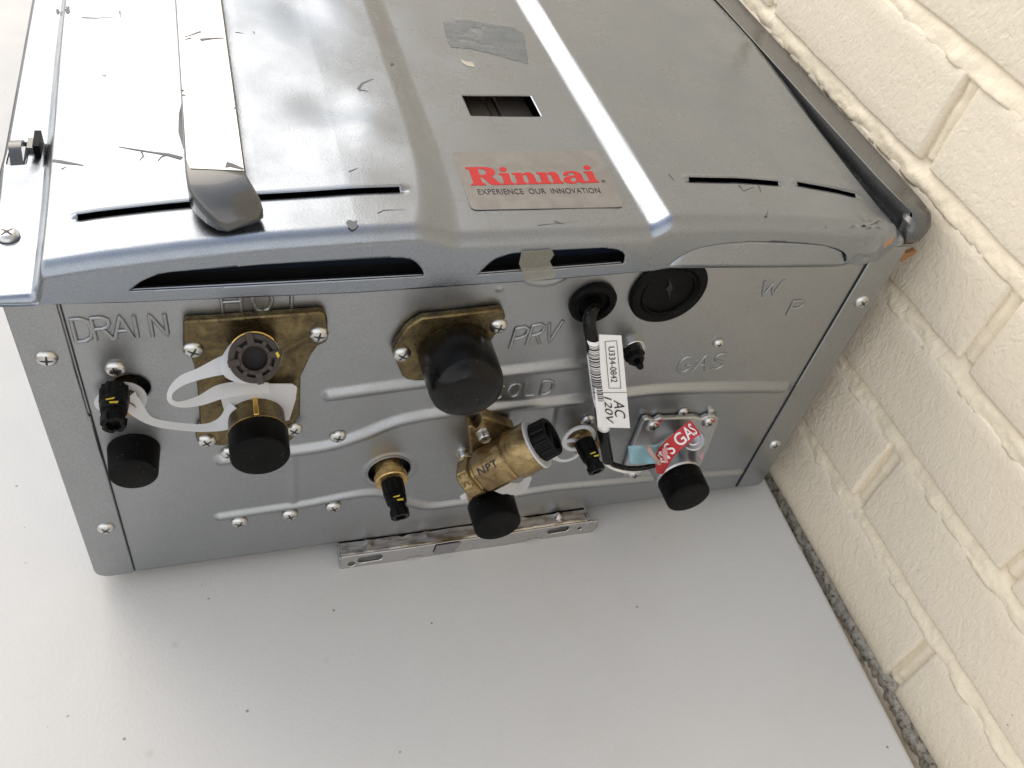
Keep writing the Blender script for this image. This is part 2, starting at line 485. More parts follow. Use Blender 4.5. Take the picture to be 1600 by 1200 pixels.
# brick variants: block whose front face is at local x=0, facing -X, centred on y, base z=0
def brick_mesh(seed, L, H):
    rnd = random.Random(seed)
    ny, nz = 22, 8
    verts, faces = [], []
    off = rnd.uniform(0, 50)
    def push(a, b):
        y = -L / 2 + L * a; z = H * b
        ey = min(a, 1 - a) * L; 
        # lower edge (b=0) is undercut and crisp, upper edge blends into mortar
        dx = 0.0
        for e, rr in ((ey, 0.0022), (b * H, 0.0016), ((1 - b) * H, 0.0032)):
            if e < rr: dx = max(dx, rr - math.sqrt(max(0, rr * rr - (rr - e) ** 2)))
        nx = noise.noise(Vector((y * 14 + off, z * 14, 0.3))) * 0.0009 + noise.noise(Vector((y * 60 + off, z * 60, 1.3))) * 0.0003
        wob = noise.noise(Vector((y * 45 + off, b * 3, 5.5))) * 0.0011
        return (dx + nx, y + (wob if 0 < a < 1 else wob * 0.6), z + wob * (1 - 2 * min(b, 1 - b)) )
    As = [0, 0.006, 0.016] + [0.016 + (0.968) * k / (ny - 4) for k in range(1, ny - 4)] + [0.984, 0.994, 1]
    Bs = [0, 0.012, 0.035] + [0.035 + 0.925 * k / 7 for k in range(1, 7)] + [0.96, 0.985, 1]
    for b in Bs:
        for a in As: verts.append(push(a, b))
    na, nb = len(As), len(Bs)
    for j in range(nb - 1):
        for i in range(na - 1):
            faces.append((j * na + i, (j + 1) * na + i, (j + 1) * na + i + 1, j * na + i + 1))
    # sides back
    loop = [i for i in range(na)] + [j * na + na - 1 for j in range(1, nb)] + [(nb - 1) * na + i for i in range(na - 2, -1, -1)] + [j * na for j in range(nb - 2, 0, -1)]
    base = len(verts)
    for i in loop:
        v = verts[i]; verts.append((0.02, v[1], v[2]))
    n = len(loop)
    for k in range(n):
        faces.append((loop[k], loop[(k + 1) % n], base + (k + 1) % n, base + k))
    me = bpy.data.meshes.new('brick')
    me.from_pydata(verts, [], faces); me.materials.append(M['brick']); me.shade_smooth(); me.update()
    return me
BH = PZ - JT; BLEN = BL - JT
variants = [brick_mesh(s, BLEN, BH) for s in range(9)]
# head joint centres: row 0 (just above joint M0Z) has a joint at y=-0.160, odd rows shifted by half
HJ0, HJ1 = -0.1600, -0.0575
rows = range(-4, 11)
stuff_bm = bmesh.new()
hj = {}
for r in range(-10, 40):
    z0 = M0Z + JT / 2 + r * PZ
    if z0 + PZ < GZ: continue
    first = HJ0 if r % 2 == 0 else HJ1
    for k in range(-8, 14):
        ya = first + k * BL
        yc = ya + BL / 2
        if yc < -1.7 or yc > 2.6: continue
        if r in rows and -0.62 < yc < 0.95:
            o = bpy.data.objects.new('brick', variants[(r * 5 + k * 3 + 40) % 9])
            COL.objects.link(o); o.parent = wall
            o.location = (random.uniform(-0.0006, 0.0006), yc, z0 - GZ)
            o.rotation_euler = (random.uniform(-0.006, 0.006), 0, random.uniform(-0.006, 0.006))
        else:
            box_bm(WX, WX + 0.02, yc - BLEN / 2, yc + BLEN / 2, z0, z0 + BH, stuff_bm)
o = bm_obj('outer_brickwork', stuff_bm, M['brick']); o['kind'] = 'stuff'; loc_to_wall(o)
bm = box_bm(WX + 0.012, WX + 0.12, -1.8, 2.75, GZ, 2.6)
o = bm_obj('wall_core', bm, M['mortar']); loc_to_wall(o)
# mortar: lumpy painted joints, heightfield facing -X
ys = np.arange(-0.40, 0.62, 0.0018); zs = np.arange(-0.10, 0.50, 0.0016)
verts = []; 
for z in zs:
    kz = (z - M0Z) / PZ; r = math.floor(kz); fz = (kz - round(kz)) * PZ       # distance from nearest bed joint centre
    rowi = math.floor(kz)
    first = HJ0 if rowi % 2 == 0 else HJ1
    low = max(0.0, min(1.0, (-0.008 - z) / 0.008))
    for y in ys:
        ky = (y - first) / BL; fy = (ky - round(ky)) * BL
        p = Vector((y * 55, z * 110, 2.1)); lump = noise.noise(p)
        if abs(fz) < JT * 0.9:
            t = (fz + JT / 2) / JT            # 0 at lower brick's top edge, 1 under the upper brick
            t = min(1.2, max(-0.3, t))
            rec = 0.0004 + 0.0036 * max(0.0, t) ** 2.2
            h = rec - 0.0026 * max(-0.3, lump) * (1 - 0.5 * t) - 0.0008 * noise.noise(Vector((y * 230, z * 300, 7.7)))
        elif abs(fy) < JT * 0.8:
            h = 0.0030 - 0.0012 * math.cos(min(1, abs(fy) / (JT / 2)) * math.pi) + 0.0010 * lump
        else: h = 0.009
        if low > 0 and h < 0.0085: h += low * (0.0022 * noise.noise(Vector((y * 190, z * 210, 3.3))) + 0.0012 * noise.noise(Vector((y * 520, z * 500, 9.3))) - 0.0006)
        verts.append((h + WX, y, z))
na, nb = len(ys), len(zs)
idx = np.arange(na * nb).reshape(nb, na)
F = np.stack([idx[:-1, :-1], idx[1:, :-1], idx[1:, 1:], idx[:-1, 1:]], -1).reshape(-1, 4)
# keep only joint faces
va = np.array(verts); keep = (va[F][:, :, 0].min(1) < WX + 0.0085)
F = F[keep]
me = bpy.data.meshes.new('mortar_joints')
me.from_pydata(verts, [], F.tolist()); me.materials.append(M['mortar']); me.shade_smooth(); me.update()
o = bpy.data.objects.new('mortar_joints', me); COL.objects.link(o); loc_to_wall(o)

# table -----------------------------------------------------------
TZ = -0.012
TA = math.atan2(0.008, 0.226)     # the table stands a touch askew to the wall
table = thing('folding_table', 'off white moulded plastic table under the water heater, pushed against the brick wall', 'table', (0.4875, 0.01, GZ))
table.rotation_euler = (0, 0, -TA)
bm = box_bm(-0.78, 0.0, -0.95, 1.05, TZ - GZ - 0.045, TZ - GZ)
o = bm_obj('table_top', bm, M['table'], table, bevel=0.005, seg=3)
for x in (-0.70, -0.08):
    for y in (-0.85, 0.95):
        bm = tube_bm([(x, y, TZ - GZ - 0.046), (x, y, 0.0)], 0.0125, 12)
        bm_obj('leg', bm, M['table_leg'], table)

# ------------------------------------------------------------------ water heater
W, L = 0.47, 0.66
heater = thing('water_heater', 'silver galvanised tankless water heater lying on its back with its pipe fittings facing the viewer', 'water heater', (W / 2, L / 2, TZ))
HM = Matrix.Translation((-W / 2, -L / 2, -TZ))
def adopt(o, parent=None, label=None):
    """parent while geometry stays in world coordinates"""
    o.parent = parent or heater
    o.matrix_parent_inverse = (HM if (parent is None or parent == heater) else Matrix.Identity(4))
    if label: o['label'] = label
    return o
def P_(name, label=None):
    o = part_empty(name, None, label); adopt(o); return o

# casing
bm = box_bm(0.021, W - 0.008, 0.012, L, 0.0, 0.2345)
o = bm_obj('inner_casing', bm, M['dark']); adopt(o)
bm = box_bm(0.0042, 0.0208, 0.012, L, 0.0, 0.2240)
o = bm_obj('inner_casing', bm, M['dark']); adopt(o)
bm = box_bm(0.0, 0.004, 0.002, L, 0.0, 0.226); o = bm_obj('side_wall', bm, M['frame']); adopt(o)
bm = box_bm(W - 0.004, W, 0.002, L, 0.0, 0.226); o = bm_obj('side_wall', bm, M['frame']); adopt(o)

def sd_seg_poly(X, Z, pts):
    """distance from (X,Z) arrays to polyline"""
    d = np.full(X.shape, 1e9)
    for (ax, az), (bx, bz) in zip(pts, pts[1:]):
        px, pz = X - ax, Z - az; vx, vz = bx - ax, bz - az
        t = np.clip((px * vx + pz * vz) / (vx * vx + vz * vz), 0, 1)
        d = np.minimum(d, np.hypot(px - t * vx, pz - t * vz))
    return d
def sd_polygon(X, Z, pts):
    n = len(pts); d = np.full(X.shape, 1e9); inside = np.zeros(X.shape, bool)
    for i in range(n):
        ax, az = pts[i]; bx, bz = pts[(i + 1) % n]
        px, pz = X - ax, Z - az; vx, vz = bx - ax, bz - az
        t = np.clip((px * vx + pz * vz) / (vx * vx + vz * vz), 0, 1)
        d = np.minimum(d, np.hypot(px - t * vx, pz - t * vz))
        c = ((az > Z) != (bz > Z)) & (X < (bx - ax) * (Z - az) / (bz - az + 1e-15) + ax)
        inside ^= c
    return np.where(inside, -d, d)
def cr2(pts, n=10):
    return [(p.x, p.y) for p in smooth_pts([Vector((a, b, 0)) for a, b in pts], n)]
def sheet(name, A, B, sdfs, step, mat, thick=0.0):
    """A,B: in-plane coordinate arrays (2D grids); returns keep mask & moved A,B"""
    dead = None
    for fn, mask in sdfs:
        for it in range(3):
            d = fn(A, B); e = 1e-5
            gx = (fn(A + e, B) - d) / e; gz = (fn(A, B + e) - d) / e
            gl = np.maximum(np.hypot(gx, gz), 1e-6)
            mv = (np.abs(d) < step * 0.45) & mask
            A = np.where(mv, A - d * gx / gl ** 2, A); B = np.where(mv, B - d * gz / gl ** 2, B)
        d = fn(A, B)
        cen = (d[:-1, :-1] + d[1:, :-1] + d[:-1, 1:] + d[1:, 1:]) / 4
        mk = mask[:-1, :-1] & mask[1:, 1:]
        k = (cen < -1e-5) & mk
        dead = k if dead is None else dead | k
        # every vertex on the rim of this hole is drawn exactly onto its outline
        nb_, na_ = A.shape; nd_ = np.zeros((nb_, na_), int); nl_ = np.zeros((nb_, na_), int)
        for dj in (0, 1):
            for di in (0, 1):
                nd_[dj:nb_ - 1 + dj, di:na_ - 1 + di] += k; nl_[dj:nb_ - 1 + dj, di:na_ - 1 + di] += ~k
        rim = (nd_ > 0) & (nl_ > 0)
        for it in range(4):
            d = fn(A, B); e = 1e-5
            gx = (fn(A + e, B) - d) / e; gz = (fn(A, B + e) - d) / e
            gl = np.maximum(np.hypot(gx, gz), 0.3)
            A = np.where(rim, A - 0.9 * d * gx / gl ** 2, A); B = np.where(rim, B - 0.9 * d * gz / gl ** 2, B)
    return A, B, dead
def grid_mesh(name, X, Y, Z, dead, mat, thick, flip=False):
    nb, na = X.shape
    idx = np.arange(na * nb).reshape(nb, na)
    F = np.stack([idx[:-1, :-1], idx[:-1, 1:], idx[1:, 1:], idx[1:, :-1]], -1)
    F = F[~dead] if dead is not None else F.reshape(-1, 4)
    if flip: F = F[:, ::-1]
    me = bpy.data.meshes.new(name)
    me.from_pydata(np.stack([X, Y, Z], -1).reshape(-1, 3).tolist(), [], F.tolist())
    bm = bmesh.new(); bm.from_mesh(me)
    bmesh.ops.delete(bm, geom=[v for v in bm.verts if not v.link_faces], context='VERTS')
    bm.to_mesh(me); bm.free()
    me.materials.append(mat); me.shade_smooth(); me.update()
    o = link(bpy.data.objects.new(name, me))
    if thick:
        s = o.modifiers.new('thickness', 'SOLIDIFY'); s.thickness = thick; s.offset = -1; s.use_rim = True
    return o

# --- bottom panel with beads
step = 0.001
xs = np.arange(0.0195, 0.4510, step); zs = np.arange(0.0, 0.2288, step)
A, B = np.meshgrid(xs, zs)
DR_H = (0.0425, 0.1655); CO_H = (0.1762, 0.0735)
holes = [(lambda a, b: np.hypot(a - DR_H[0], b - DR_H[1]) - 0.0093, np.ones(A.shape, bool)),
         (lambda a, b: np.hypot(a - CO_H[0], b - CO_H[1]) - 0.0130, np.ones(A.shape, bool))]
A, B, dead = sheet('p', A, B, holes, step, None)
def bead(A, B, pts, w, h):
    d = sd_seg_poly(A, B, cr2(pts, 6)); t = np.clip(1 - d / w, 0, 1)
    return h * (t * t * (3 - 2 * t)) ** 0.8
H = np.zeros(A.shape)
beadA = [(0.1395, 0.1478), (0.160, 0.1500), (0.1861, 0.1515), (0.215, 0.1535), (0.2392, 0.1548), (0.265, 0.1562), (0.300, 0.1575), (0.318, 0.1500)]
beadA = [(0.1395, 0.1475), (0.165, 0.1492), (0.195, 0.1510), (0.2392, 0.1530), (0.270, 0.1550), (0.288, 0.1556)]
beadB = [(0.0815, 0.1015), (0.1000, 0.1022), (0.1260, 0.1028), (0.1430, 0.1050), (0.1595, 0.1110), (0.172, 0.1170), (0.1849, 0.1210), (0.2074, 0.1232), (0.2466, 0.1225), (0.298, 0.1232), (0.330, 0.1245), (0.3523, 0.1240), (0.390, 0.1205), (0.4400, 0.1142)]
beadC = [(0.0760, 0.0470), (0.105, 0.0478), (0.1268, 0.0485), (0.150, 0.0520), (0.1641, 0.0525), (0.174, 0.0495), (0.185, 0.0415), (0.1962, 0.0335), (0.2070, 0.0290), (0.225, 0.0285), (0.2381, 0.0287), (0.265, 0.0300), (0.2903, 0.0308), (0.330, 0.0284), (0.3801, 0.0255), (0.4438, 0.0188)]
for pts, w, h in ((beadA, 0.0056, 0.0026), (beadB, 0.0058, 0.0030), (beadC, 0.0046, 0.0022)):
    H = np.maximum(H, bead(A, B, pts, w, h))
for pts, w, h in (([(0.1189, 0.097), (0.1186, 0.052)], 0.0035, 0.0008), ([(0.2740, 0.118), (0.2765, 0.095)], 0.004, 0.0010), ([(0.2765, 0.095), (0.2765, 0.078)], 0.004, 0.0006)):
    H = np.maximum(H, bead(A, B, pts, w, h))
# half-round emboss peeping out below the cover lip, rim round the cold hole, small pips
d = np.abs(np.hypot(A - 0.2475, B - 0.2350) - 0.0165); H += 0.0007 * np.clip(1 - d / 0.0018, 0, 1)
H += 0.0009 * np.clip(1 - np.abs(np.hypot(A - CO_H[0], B - CO_H[1]) - 0.0150) / 0.0022, 0, 1)
for cx, cz in ((0.2241, 0.2168), (0.1225, 0.0425), (0.268, 0.1170)):
    H += 0.0010 * np.clip(1 - np.hypot(A - cx, B - cz) / 0.0024, 0, 1)
# gentle waviness of sheet metal
H += (0.0003 * np.sin(A * 31 + 1.0) * np.sin(B * 26 + 0.4) + 0.0001 * np.sin(A * 73 + B * 41)) * np.clip((np.minimum(A - 0.024, 0.446 - A)) / 0.02, 0, 1)
panel = grid_mesh('bottom_panel', A, -H, B, dead, M['panel'], 0.0012)
adopt(panel)

# dark backing behind the holes
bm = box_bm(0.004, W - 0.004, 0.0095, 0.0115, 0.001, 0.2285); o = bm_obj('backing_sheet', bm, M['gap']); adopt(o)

# side frames
def side_frame(x0, x1, rnd_left):
    zt, zb = (0.2290 if rnd_left else 0.2330), 0.0
    r = 0.008
    if rnd_left:
        poly = [(x0, zt), (x0, zb + r)] + [(x0 + r - r * math.cos(t), zb + r - r * math.sin(t)) for t in (0.4, 0.8, 1.2, 1.57)] + [(x1 - 0.001, zb), (x1, zb + 0.004), (x1, 0.148), (x1 - 0.0009, 0.1495), (x1 - 0.0009, zt)]
    else:
        poly = [(x0 + 0.0004, zt), (x0, 0.118), (x0 - 0.0006, 0.1165), (x0, 0.115), (x0 + 0.0006, zb), (x1 - 0.002, zb), (x1, zb + 0.003), (x1, zt)]
    bm = prism_bm([Vector((a, -0.0014, b)) for a, b in poly], (0, 0.0012, 0))
    return bm_obj('side_frame', bm, M['frame'], bevel=0.0007)
fl = side_frame(0.0, 0.0217, True); adopt(fl)
fr = side_frame(0.4483, W, False); adopt(fr)
for xa, xb in ((0.0217, 0.0223), (0.4477, 0.4483)):
    bm = box_bm(xa, xb, -0.0006, -0.0001, 0.001, 0.2285); o = bm_obj('seam', bm, M['gap']); adopt(o, panel); o.matrix_parent_inverse = Matrix.Identity(4)

# raised lettering: single strokes pressed out of the sheet
GLY = {
 'D': [[(0, 0), (0, 1), (.35, 1), (.62, .85), (.7, .5), (.62, .15), (.35, 0), (0, 0)]],
 'R': [[(0, 0), (0, 1), (.4, 1), (.62, .88), (.65, .72), (.55, .55), (.35, .5), (0, .5)], [(.35, .5), (.68, 0)]],
 'A': [[(0, 0), (.36, 1), (.72, 0)], [(.14, .36), (.58, .36)]],
 'I': [[(.15, 0), (.15, 1)]],
 'N': [[(0, 0), (0, 1), (.62, 0), (.62, 1)]],
 'H': [[(0, 0), (0, 1)], [(.66, 0), (.66, 1)], [(0, .52), (.66, .52)]],
 'O': [[(.35, 1), (.1, .88), (0, .5), (.1, .12), (.35, 0), (.6, .12), (.7, .5), (.6, .88), (.35, 1)]],
 'T': [[(0, 1), (.7, 1)], [(.35, 1), (.35, 0)]],
 'P': [[(0, 0), (0, 1), (.42, 1), (.65, .88), (.68, .72), (.6, .55), (.4, .48), (0, .48)]],
 'V': [[(0, 1), (.34, 0), (.7, 1)]],
 'C': [[(.66, .85), (.5, .98), (.25, .98), (.05, .8), (0, .5), (.05, .2), (.25, .02), (.5, .02), (.66, .15)]],
 'L': [[(0, 1), (0, 0), (.6, 0)]],
 'G': [[(.68, .82), (.5, .98), (.25, .98), (.05, .8), (0, .5), (.05, .2), (.25, .02), (.5, .02), (.68, .18), (.68, .45), (.42, .45)]],
 'S': [[(.62, .85), (.45, 1), (.2, 1), (.03, .85), (.05, .65), (.25, .54), (.45, .47), (.62, .35), (.63, .15), (.45, 0), (.2, 0), (0, .15)]],
 'W': [[(0, 1), (.22, 0), (.45, .8), (.68, 0), (.9, 1)]],
}
def letters(word, x0, z0, h, pitch, wscale=1.0, slope=0.0, shear=0.0, r=0.0011, y=-0.0001):
    x = x0
    for ch in word:
        bm = bmesh.new()
        for st in GLY[ch]:
            pts = []
            for a, b in st:
                px = x + a * h * wscale + b * h * shear; pz = z0 + b * h + slope * (px - x0)
                pts.append(Vector((px, y, pz)))
            seg = []
            for p, q in zip(pts, pts[1:]):
                k = max(1, int((q - p).length / 0.0015))
                seg += [p.lerp(q, i / k) for i in range(k)]
            seg.append(pts[-1])
            tube_bm(seg, r, 8, bm)
        for v in bm.verts: v.co.y = y + (v.co.y - y) * 0.85
        o = bm_obj('raised_letter', bm, M['panel'], sharp=60); adopt(o, panel); o.matrix_parent_inverse = Matrix.Identity(4)
        x += pitch
# (positions are in heater coordinates: panel keeps world coordinates)
letters('DRAIN', 0.0245, 0.1995, 0.0140, 0.0081, 0.76)
letters('HOT', 0.0890, 0.2108, 0.0150, 0.0135, 0.85)
letters('PRV', 0.2372, 0.1722, 0.0155, 0.0093, 0.72, 0.14, 0.05)
letters('COLD', 0.2320, 0.1312, 0.0118, 0.0103, 0.85, 0.0)
letters('GAS', 0.3503, 0.1395, 0.0135, 0.0120, 0.90, 0.0)
letters('W', 0.3835, 0.2000, 0.0115, 0.01, 1.25, r=0.0008)
letters('P', 0.4110, 0.1825, 0.0115, 0.01, 1.0, r=0.0008)

# --- screws: pan head with a cross recess
def screw_mesh(r, hgt, name='screw', hexa=False):
    bm = bmesh.new()
    n = 28
    if hexa:
        lathe_bm((0, 0, 0), (0, -1, 0), [(0, r * 1.25), (0.0008, r * 1.25), (0.0008, r)], 24, bm)
        lathe_bm((0, 0, 0), (0, -1, 0), [(0.0008, r), (hgt, r * 0.98), (hgt + 0.0006, r * 0.85), (hgt + 0.0002, r * 0.6), (hgt + 0.0002, 0)], 24, bm, star=lambda k, i, th: 1.0 if k > 2 else 0.93 + 0.07 * abs(math.cos(3 * th)))
    else:
        prof = [(0, r)] + [(hgt * math.sin(t) * 1.0, r * (math.cos(t)) ** 0.75) for t in (0.15, 0.4, 0.65, 0.9, 1.15, 1.4)] + [(hgt, 0)]
        lathe_bm((0, 0, 0), (0, -1, 0), prof, n, bm)
    nv = len(bm.faces)
    # cross recess as dark sunken arms
    a = r * 0.58; b = r * 0.11
    for ang in (0.5,):
        c, s = math.cos(ang), math.sin(ang)
        def rp(p, q):
            rr = math.hypot(p, q); yy = -(hgt * (1 - (rr / r) ** 2 * 0.5)) - 0.00018 - (0.0004 if hexa else 0)
            return bm.verts.new((p * c - q * s, yy, p * s + q * c))
        ctr = [rp(b, b), rp(-b, b), rp(-b, -b), rp(b, -b)]
        bm.faces.new(ctr)
        for (i0, i1, p0, p1) in ((3, 0, (a, -b * .7), (a, b * .7)), (0, 1, (b * .7, a), (-b * .7, a)), (1, 2, (-a, b * .7), (-a, -b * .7)), (2, 3, (-b * .7, -a), (b * .7, -a))):
            bm.faces.new((ctr[i0], rp(*p0), rp(*p1), ctr[i1]))
    me = bpy.data.meshes.new(name)
    bmesh.ops.recalc_face_normals(bm, faces=bm.faces[:nv])
    bm.faces.ensure_lookup_table()
    for f in bm.faces:
        if f.index >= nv: f.material_index = 1
    bm.faces.index_update()
    for i, f in enumerate(bm.faces):
        if i >= nv: f.material_index = 1
    bm.to_mesh(me); bm.free()
    me.materials.append(M['screw']); me.materials.append(M['recess'])
    me.shade_smooth(); me.set_sharp_from_angle(angle=R(40))
    return me
SC = screw_mesh(0.0049, 0.0026); SCs = screw_mesh(0.0036, 0.0026); SCh = screw_mesh(0.0040, 0.0050, hexa=True)
def screw(parent, x, z, y=0.0, me=None, rot=None, label=None):
    o = bpy.data.objects.new('screw', me or SC); COL.objects.link(o)
    o.parent = parent
    o.location = (x, y, z); o.rotation_euler = (0, rot if rot is not None else random.uniform(0, 1.5), 0)
    if label: o['label'] = label
    return o
screw(fl, 0.0107, 0.1915, -0.0012); screw(fl, 0.0135, 0.0518, -0.0012)
screw(fr, 0.4600, 0.1910, -0.0012); screw(fr, 0.4596, 0.0517, -0.0012)
for f_, cs in ((fl, ((0.0096, 0.2075), (0.0173, 0.1469), (0.0163, 0.0745))), (fr, ((0.4607, 0.2120), (0.4560, 0.1502), (0.4545, 0.0794)))):
    for cx, cz in cs:
        bm = lathe_bm((cx, -0.0011, cz), (0, -1, 0), [(0, 0.0034), (0.0004, 0.0030), (0.0003, 0.0024), (0.0002, 0)], 20)
        o = bm_obj('pressed_dimple', bm, M['frame'], f_)
screw(panel, 0.0379, 0.1800)
for x, z in ((0.0851, 0.1076), (0.1443, 0.1120), (0.0862, 0.0390), (0.1163, 0.0400), (0.1429, 0.0425)): screw(panel, x, z, -0.0003)
screw(panel, 0.3005, 0.1020, -0.0005)
for x, z in ((0.3710, 0.1635), (0.3685, 0.1005)): screw(panel, x, z, -0.0003, SCs)
bm = lathe_bm((0.3895, 0, 0.0990), (0, -1, 0), [(0, 0.0026), (0.0018, 0.0022), (0.0028, 0.0)], 16); bm_obj('rivet', bm, M['screw'], panel)

# --- front cover (parametric pressed sheet)
Y0 = -0.006
def sst(t):
    t = np.clip(t, 0, 1); return t * t * (3 - 2 * t)
def lipz(x):
    return np.interp(x, [-0.01, 0.0, 0.05, 0.15, 0.25, 0.305, 0.314, 0.335, 0.376, 0.437, 0.450, 0.462],
                     [0.2290, 0.2285, 0.2262, 0.2245, 0.2262, 0.2284, 0.2298, 0.2285, 0.2263, 0.2232, 0.2262, 0.2330])
def topz(x, y):
    fx = [-0.02, 0.018, 0.04, 0.07, 0.11, 0.15, 0.19, 0.31, 0.36, 0.40, 0.43, 0.445, 0.457, 0.466]
    front = np.interp(x, fx, [0.2465, 0.2475, 0.2510, 0.2545, 0.2580, 0.2598, 0.2606, 0.2604, 0.2586, 0.2552, 0.2505, 0.2475, 0.2448, 0.2375])
    back = np.interp(x, fx, [0.2465, 0.2475, 0.2510, 0.2545, 0.2580, 0.2598, 0.2606, 0.2604, 0.2590, 0.2572, 0.2560, 0.2553, 0.2540, 0.2500])
    k = sst(y / 0.22)
    z = front * (1 - k) + back * k
    # smoothed crown
    # channel between the two ribs
    flare = 0.012 * np.exp(-np.maximum(y, 0) / 0.03)
    ch = sst((x - (0.1875 - flare)) / (0.0165 + flare * 0.6)) * (1 - sst((x - 0.2955) / 0.0140))
    z = z - 0.0060 * ch
    # left flange step
    st = 1 - sst((x - (0.0125 - 0.0035 * sst(y / 0.25))) / 0.0080)
    z = z - (z - 0.2322) * st
    # rim of the left flange
    z = z - 0.006 * sst((-0.0052 - x) / 0.0035)
    # dents and waviness
    def gs(cx, cy, sx, sy, a):
        return a * np.exp(-((x - cx) / sx) ** 2 - ((y - cy) / sy) ** 2)
    body = sst((x - 0.02) / 0.02) * sst((y - 0.004) / 0.02)
    w = gs(0.150, 0.105, 0.018, 0.016, -0.0015) + gs(0.168, 0.080, 0.013, 0.014, 0.0010) + gs(0.045, 0.055, 0.02, 0.02, -0.0008) + gs(0.13, 0.055, 0.04, 0.02, -0.0010) + gs(0.070, 0.110, 0.016, 0.02, -0.0008) \
        + gs(0.250, 0.260, 0.03, 0.05, -0.0012) + gs(0.36, 0.10, 0.03, 0.04, -0.0007) + gs(0.148, 0.215, 0.014, 0.03, -0.0012) \
        + gs(0.10, 0.20, 0.06, 0.06, 0.0010) + gs(0.41, 0.16, 0.03, 0.05, 0.0006)
    w = w + 0.00022 * np.sin(x * 52 + 0.5) * np.sin(y * 47 + 1.1) + 0.00010 * np.sin(x * 118 + y * 64) 
    # flange waviness near the torn clip
    fl_ = (1 - sst((x - 0.004) / 0.008))
    w2 = fl_ * (0.0016 * np.exp(-((y - 0.092) / 0.012) ** 2) - 0.0012 * np.exp(-((y - 0.065) / 0.012) ** 2))
    return z + w * body + w2
def vnoise(X, Y, s, seed):
    out = np.zeros(X.shape).ravel(); xr, yr = X.ravel(), Y.ravel()
    for i in range(out.size): out[i] = noise.noise(Vector((xr[i] * s, yr[i] * s, seed)))
    return out.reshape(X.shape)
def slot_fn(pts):
    return lambda a, b: sd_polygon(a, b, pts)
sk_slots = [
    cr2([(0.1820, 0.2333), (0.1800, 0.2385), (0.1745, 0.2440), (0.1640, 0.2458)], 6) + [(0.1200, 0.2452), (0.0800, 0.2436), (0.0690, 0.2430)] + cr2([(0.0640, 0.2420), (0.0570, 0.2385), (0.0510, 0.2333)], 5) + [(0.1000, 0.2331), (0.1500, 0.2331)],
    cr2([(0.2860, 0.2350), (0.2850, 0.2405), (0.2805, 0.2440), (0.2720, 0.2458)], 6) + [(0.2400, 0.2456)] + cr2([(0.2230, 0.2446), (0.2150, 0.2410), (0.2085, 0.2325)], 5) + [(0.2450, 0.2335)],
    cr2([(0.4270, 0.2272), (0.4220, 0.2345), (0.4080, 0.2400), (0.3840, 0.2440), (0.3590, 0.2456), (0.3320, 0.2440), (0.3200, 0.2395), (0.3125, 0.2318)], 6) + [(0.3400, 0.2308), (0.3900, 0.2290)]]
def slot_y(x): return np.interp(x, [0.033, 0.1745, 0.332, 0.389, 0.402, 0.444], [0.0250, 0.0262, 0.0312, 0.0303, 0.0315, 0.0285])
def capsule(x0, y0, x1, y1, r):
    return lambda a, b: sd_seg_poly(a, b, [(x0, y0), (x1, y1)]) - r
WIN = [(0.2285, 0.1015), (0.2700, 0.1015), (0.2700, 0.1240), (0.2285, 0.1240)]
top_slots = [slot_fn(WIN), slot_fn([(-0.0048, 0.0905), (0.0035, 0.0905), (0.0040, 0.1120), (-0.0048, 0.1120)])]
xs = np.concatenate([np.arange(-0.009, 0.465, 0.0008), [0.4655]])
ns, nr = 30, 10
SLW = 0.00125
ytop = np.concatenate([np.arange(0.0, 0.026, 0.001), [0.0263, 0.0268, 0.0285 - SLW, 0.0285, 0.0285 + SLW, 0.0302, 0.0306, 0.0311, 0.0317, 0.0324], np.arange(0.033, 0.130, 0.001), np.arange(0.130, 0.30, 0.003), np.arange(0.30, L, 0.012), [L]])
rowsX, rowsY, rowsZ, kind = [], [], [], []
y0x = Y0 + 0.0042 * sst((xs - 0.438) / 0.025) ** 1.5
T0 = topz(xs, y0x + 0.008); LZ = lipz(xs)
rx = np.minimum(0.0075, (T0 - LZ) * 0.85)
rowsX.append(xs); rowsY.append(y0x + 0.0035); rowsZ.append(LZ + 0.0008); kind.append(0)
rowsX.append(xs); rowsY.append(y0x + 0.0010); rowsZ.append(LZ + 0.0001); kind.append(0)
for i in range(ns + 1):
    t = i / ns
    z = LZ + 0.0004 + (T0 - rx - LZ - 0.0004) * t
    rowsX.append(xs); rowsY.append(y0x - 0.0004 * np.sin(t * math.pi)); rowsZ.append(z); kind.append(1)
for i in range(1, nr + 1):
    a = math.pi / 2 * i / nr
    yy = y0x + rx * (1 - math.cos(a))
    zz = T0 - rx + rx * math.sin(a)
    k = sst(np.array(i / nr)) 
    zz = zz * (1 - k) + (topz(xs, yy) - rx * (1 - math.sin(a))) * k
    rowsX.append(xs); rowsY.append(yy); rowsZ.append(zz); kind.append(2)
for dy in ytop[1:]:
    yy = dy + (y0x + rx) * (1 - sst(dy / 0.022)) if dy < 0.022 else dy + xs * 0
    yy = yy + (slot_y(xs) - 0.0285) * sst((dy - 0.004) / 0.016) * (1 - sst((dy - 0.036) / 0.03))
    rowsX.append(xs); rowsY.append(yy); rowsZ.append(topz(xs, yy)); kind.append(3)
X = np.array(rowsX); Yc = np.array(rowsY); Z = np.array(rowsZ); kind = np.array(kind)
sk = (kind == 1)[:, None] & np.ones(X.shape, bool); tp = (kind == 3)[:, None] & np.ones(X.shape, bool)
sk |= (kind == 2)[:, None] & (Z < 0.2475)
X, Z, dead1 = sheet('c', X, Z, [(slot_fn(s), sk) for s in sk_slots], 0.00072, None)
X2, Y2, dead2 = sheet('c', X, Yc, [(f, tp) for f in top_slots], 0.001, None)
